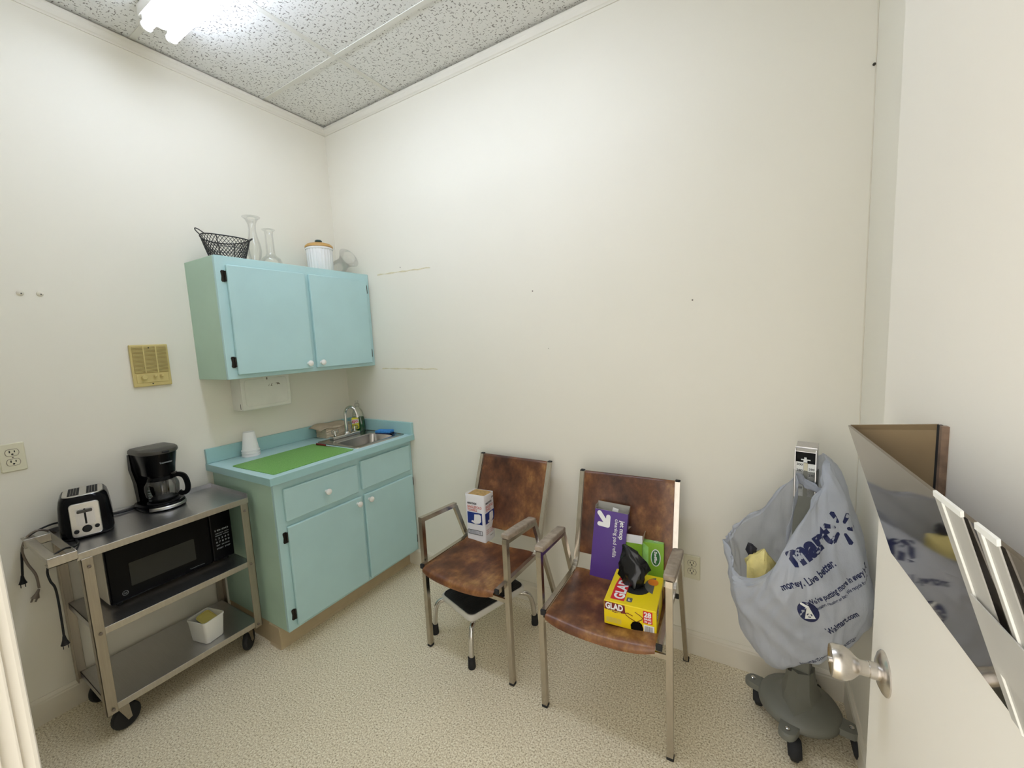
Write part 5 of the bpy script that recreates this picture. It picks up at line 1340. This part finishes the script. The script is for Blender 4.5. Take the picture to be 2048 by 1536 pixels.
bm = bmesh.new(); bm.faces.new([bm.verts.new(Vector((x, y, 0))) for x, y in ((-0.014, -0.022), (0.014, -0.022), (0.006, 0.012), (0.004, 0.022), (-0.012, 0.032), (-0.016, 0.026), (-0.003, 0.016))])
proud('emblem_bottle', bm, (2.690, -0.42, 0.615), math.radians(15), 'dial', 0.0012)
bm = bmesh.new()
for k in range(3):
    a = k*2*PI/3+0.3; d = Vector((math.cos(a), math.sin(a), 0)); n_ = Vector((-d.y, d.x, 0))
    bm.faces.new([bm.verts.new(p+Vector((0, -0.010, 0))) for p in (d*0.004-n_*0.004, d*0.007-n_*0.003, d*0.007+n_*0.003, d*0.004+n_*0.004)])
proud('emblem_arrows', bm, (2.690, -0.42, 0.615), math.radians(15), 'navy', 0.0022)

# rubbish in the bag
wrp = thing('crumpled_wrapper', 'crumpled yellow and black wrapper inside the shopping bag', 'wrapper', (2.566, -0.262, 0.592))
obj('yellow_film', crumple(9.0, [(0, 0, -0.03, 0.016, 0.016), (0.0, 0, 0.0, 0.034, 0.030), (0.004, 0, 0.05, 0.042, 0.032), (0.008, -0.004, 0.085, 0.034, 0.024), (0.014, -0.006, 0.104, 0.018, 0.012), (0.018, -0.006, 0.110, 0.004, 0.004)], 26, 0.016, 26), 'wrapper', wrp, 50)
obj('black_patch', crumple(4.0, [(-0.026, 0.006, 0.075, 0.010, 0.010), (-0.024, 0.004, 0.092, 0.020, 0.013), (-0.018, 0.004, 0.112, 0.016, 0.010), (-0.016, 0.004, 0.118, 0.003, 0.003)], 18, 0.012, 34), 'inkblack', wrp, 50)
o = obj('crumpled_paper', crumple(12.0, [(0, 0, -0.045, 0.02, 0.02), (0, 0, -0.02, 0.055, 0.05), (0, 0, 0.025, 0.062, 0.055), (0, 0, 0.06, 0.02, 0.02)], 26, 0.008, 26), 'white', None, 50, loc=(2.765, -0.330, 0.590))
tag(o, 'crumpled white paper showing faintly through the bag film', 'paper')

# ------------------------------------------------------------------ chart holder on the open door
hold = thing('chart_holder', 'glossy smoked brown wedge-shaped chart holder mounted on the open door', 'chart holder', D(0.45, 0.0, 1.155))
def hp_(o_): return Vector(o_)-hold.location
def quadslab(pts, th):
    p = [hp_(x) for x in pts]; n = (p[1]-p[0]).cross(p[3]-p[0]).normalized()*th
    return loft(bmesh.new(), [p, [x+n for x in p]])
T0 = Vector((2.674, -1.163, 1.355)); T1 = Vector((2.705, -1.640, 1.355))
B0 = D((Vector((0, -1.136, 0))-HINGE).dot(ddir)-0.0, 0.002, 1.155); B0 = Vector((2.7362, -1.136, 1.155)); B1 = Vector((2.7575, -1.640, 1.172))
obj('front_panel', quadslab([B0, B1, T1, T0], 0.003), 'smoke', hold)
E0 = Vector((2.7415, -1.262, 1.381)); E1 = Vector((2.7415, -1.262, 1.158))
p = [hp_(x) for x in (T0, E0, E1, B0)]
n = Vector((0.3, 0.9, 0)).normalized()*0.003
obj('end_panel', loft(bmesh.new(), [p, [x+n for x in p]]), 'smokeend', hold)
p = [hp_(x) for x in (Vector((2.7435, -1.264, 1.381)), Vector((2.7435, -1.264, 1.165)), Vector((2.7443, -1.273, 1.165)), Vector((2.7443, -1.273, 1.381)))]
bk_ = obj('dark_strip', loft(bmesh.new(), [p, [x+Vector((-0.004, 0, 0)) for x in p]]), 'dark', hold)  # narrow dark strip only; the door itself forms the back
p = hp_(Vector((2.7425, -1.278, 1.16)))
obj('chipped_edge', SW([p, p+Vector((0, 0, 0.12)), p+Vector((0, 0, 0.222))], 0, square=(0.007, 0.008), up=Vector((0, 1, 0))), 'brownedge', hold)
# milky plastic sleeves clipped over the front panel near the camera
fn = (B1-B0).cross(T0-B0).normalized(); fn = fn if fn.x < 0 else -fn
def fpt(y, s, lift): # y position, s 0 bottom..1 top
    def at(P, Q): f = (y-P.y)/(Q.y-P.y); return P+(Q-P)*f
    a, b = at(B0, B1), at(T0, T1); return a+(b-a)*s+fn*lift
def sleeve(name, label, y0, y1, s0, s1, mat, lift, edge=True):
    t = thing(name, label, 'plastic sleeve', fpt(y0, s0, lift))
    pts = [fpt(y0, s0, lift), fpt(y1, s0, lift), fpt(y1, s1, lift), fpt(y0, s1, lift)]
    pts = [x-t.location for x in pts]
    obj('sheet', loft(bmesh.new(), [pts, [x+fn*0.001 for x in pts]]), mat, t)
    if edge:
        q0, q1 = pts[3], pts[2]
        obj('folded_top_edge', loft(bmesh.new(), [[q0-fn*0.0005, q1-fn*0.0005, q1+Vector((0, 0, 0.005)), q0+Vector((0, 0, 0.005))], [x+fn*0.0022 for x in (q0-fn*0.0005, q1-fn*0.0005, q1+Vector((0, 0, 0.005)), q0+Vector((0, 0, 0.005)))]]), 'sleevewhite', t)
        f = 0.36
        r0 = pts[0]+(pts[1]-pts[0])*f; r1 = pts[3]+(pts[2]-pts[3])*f
        obj('welded_seam', SW([r0+fn*0.001, r1+fn*0.001], 0.0014, 6), 'sleevewhite', t)
    return t
sleeve('plastic_sleeve', 'milky plastic sleeve nearest the chart holder middle', -1.455, -1.502, 0.0, 1.0, 'sleeve', 0.004)
sleeve('plastic_sleeve', 'narrower milky plastic sleeve at the frame edge of the chart holder', -1.522, -1.550, 0.0, 1.0, 'sleeve', 0.004)
sleeve('plastic_band', 'clear plastic band across the sleeves on the chart holder', -1.470, -1.600, 0.28, 0.60, 'sleeve', 0.0065, False)
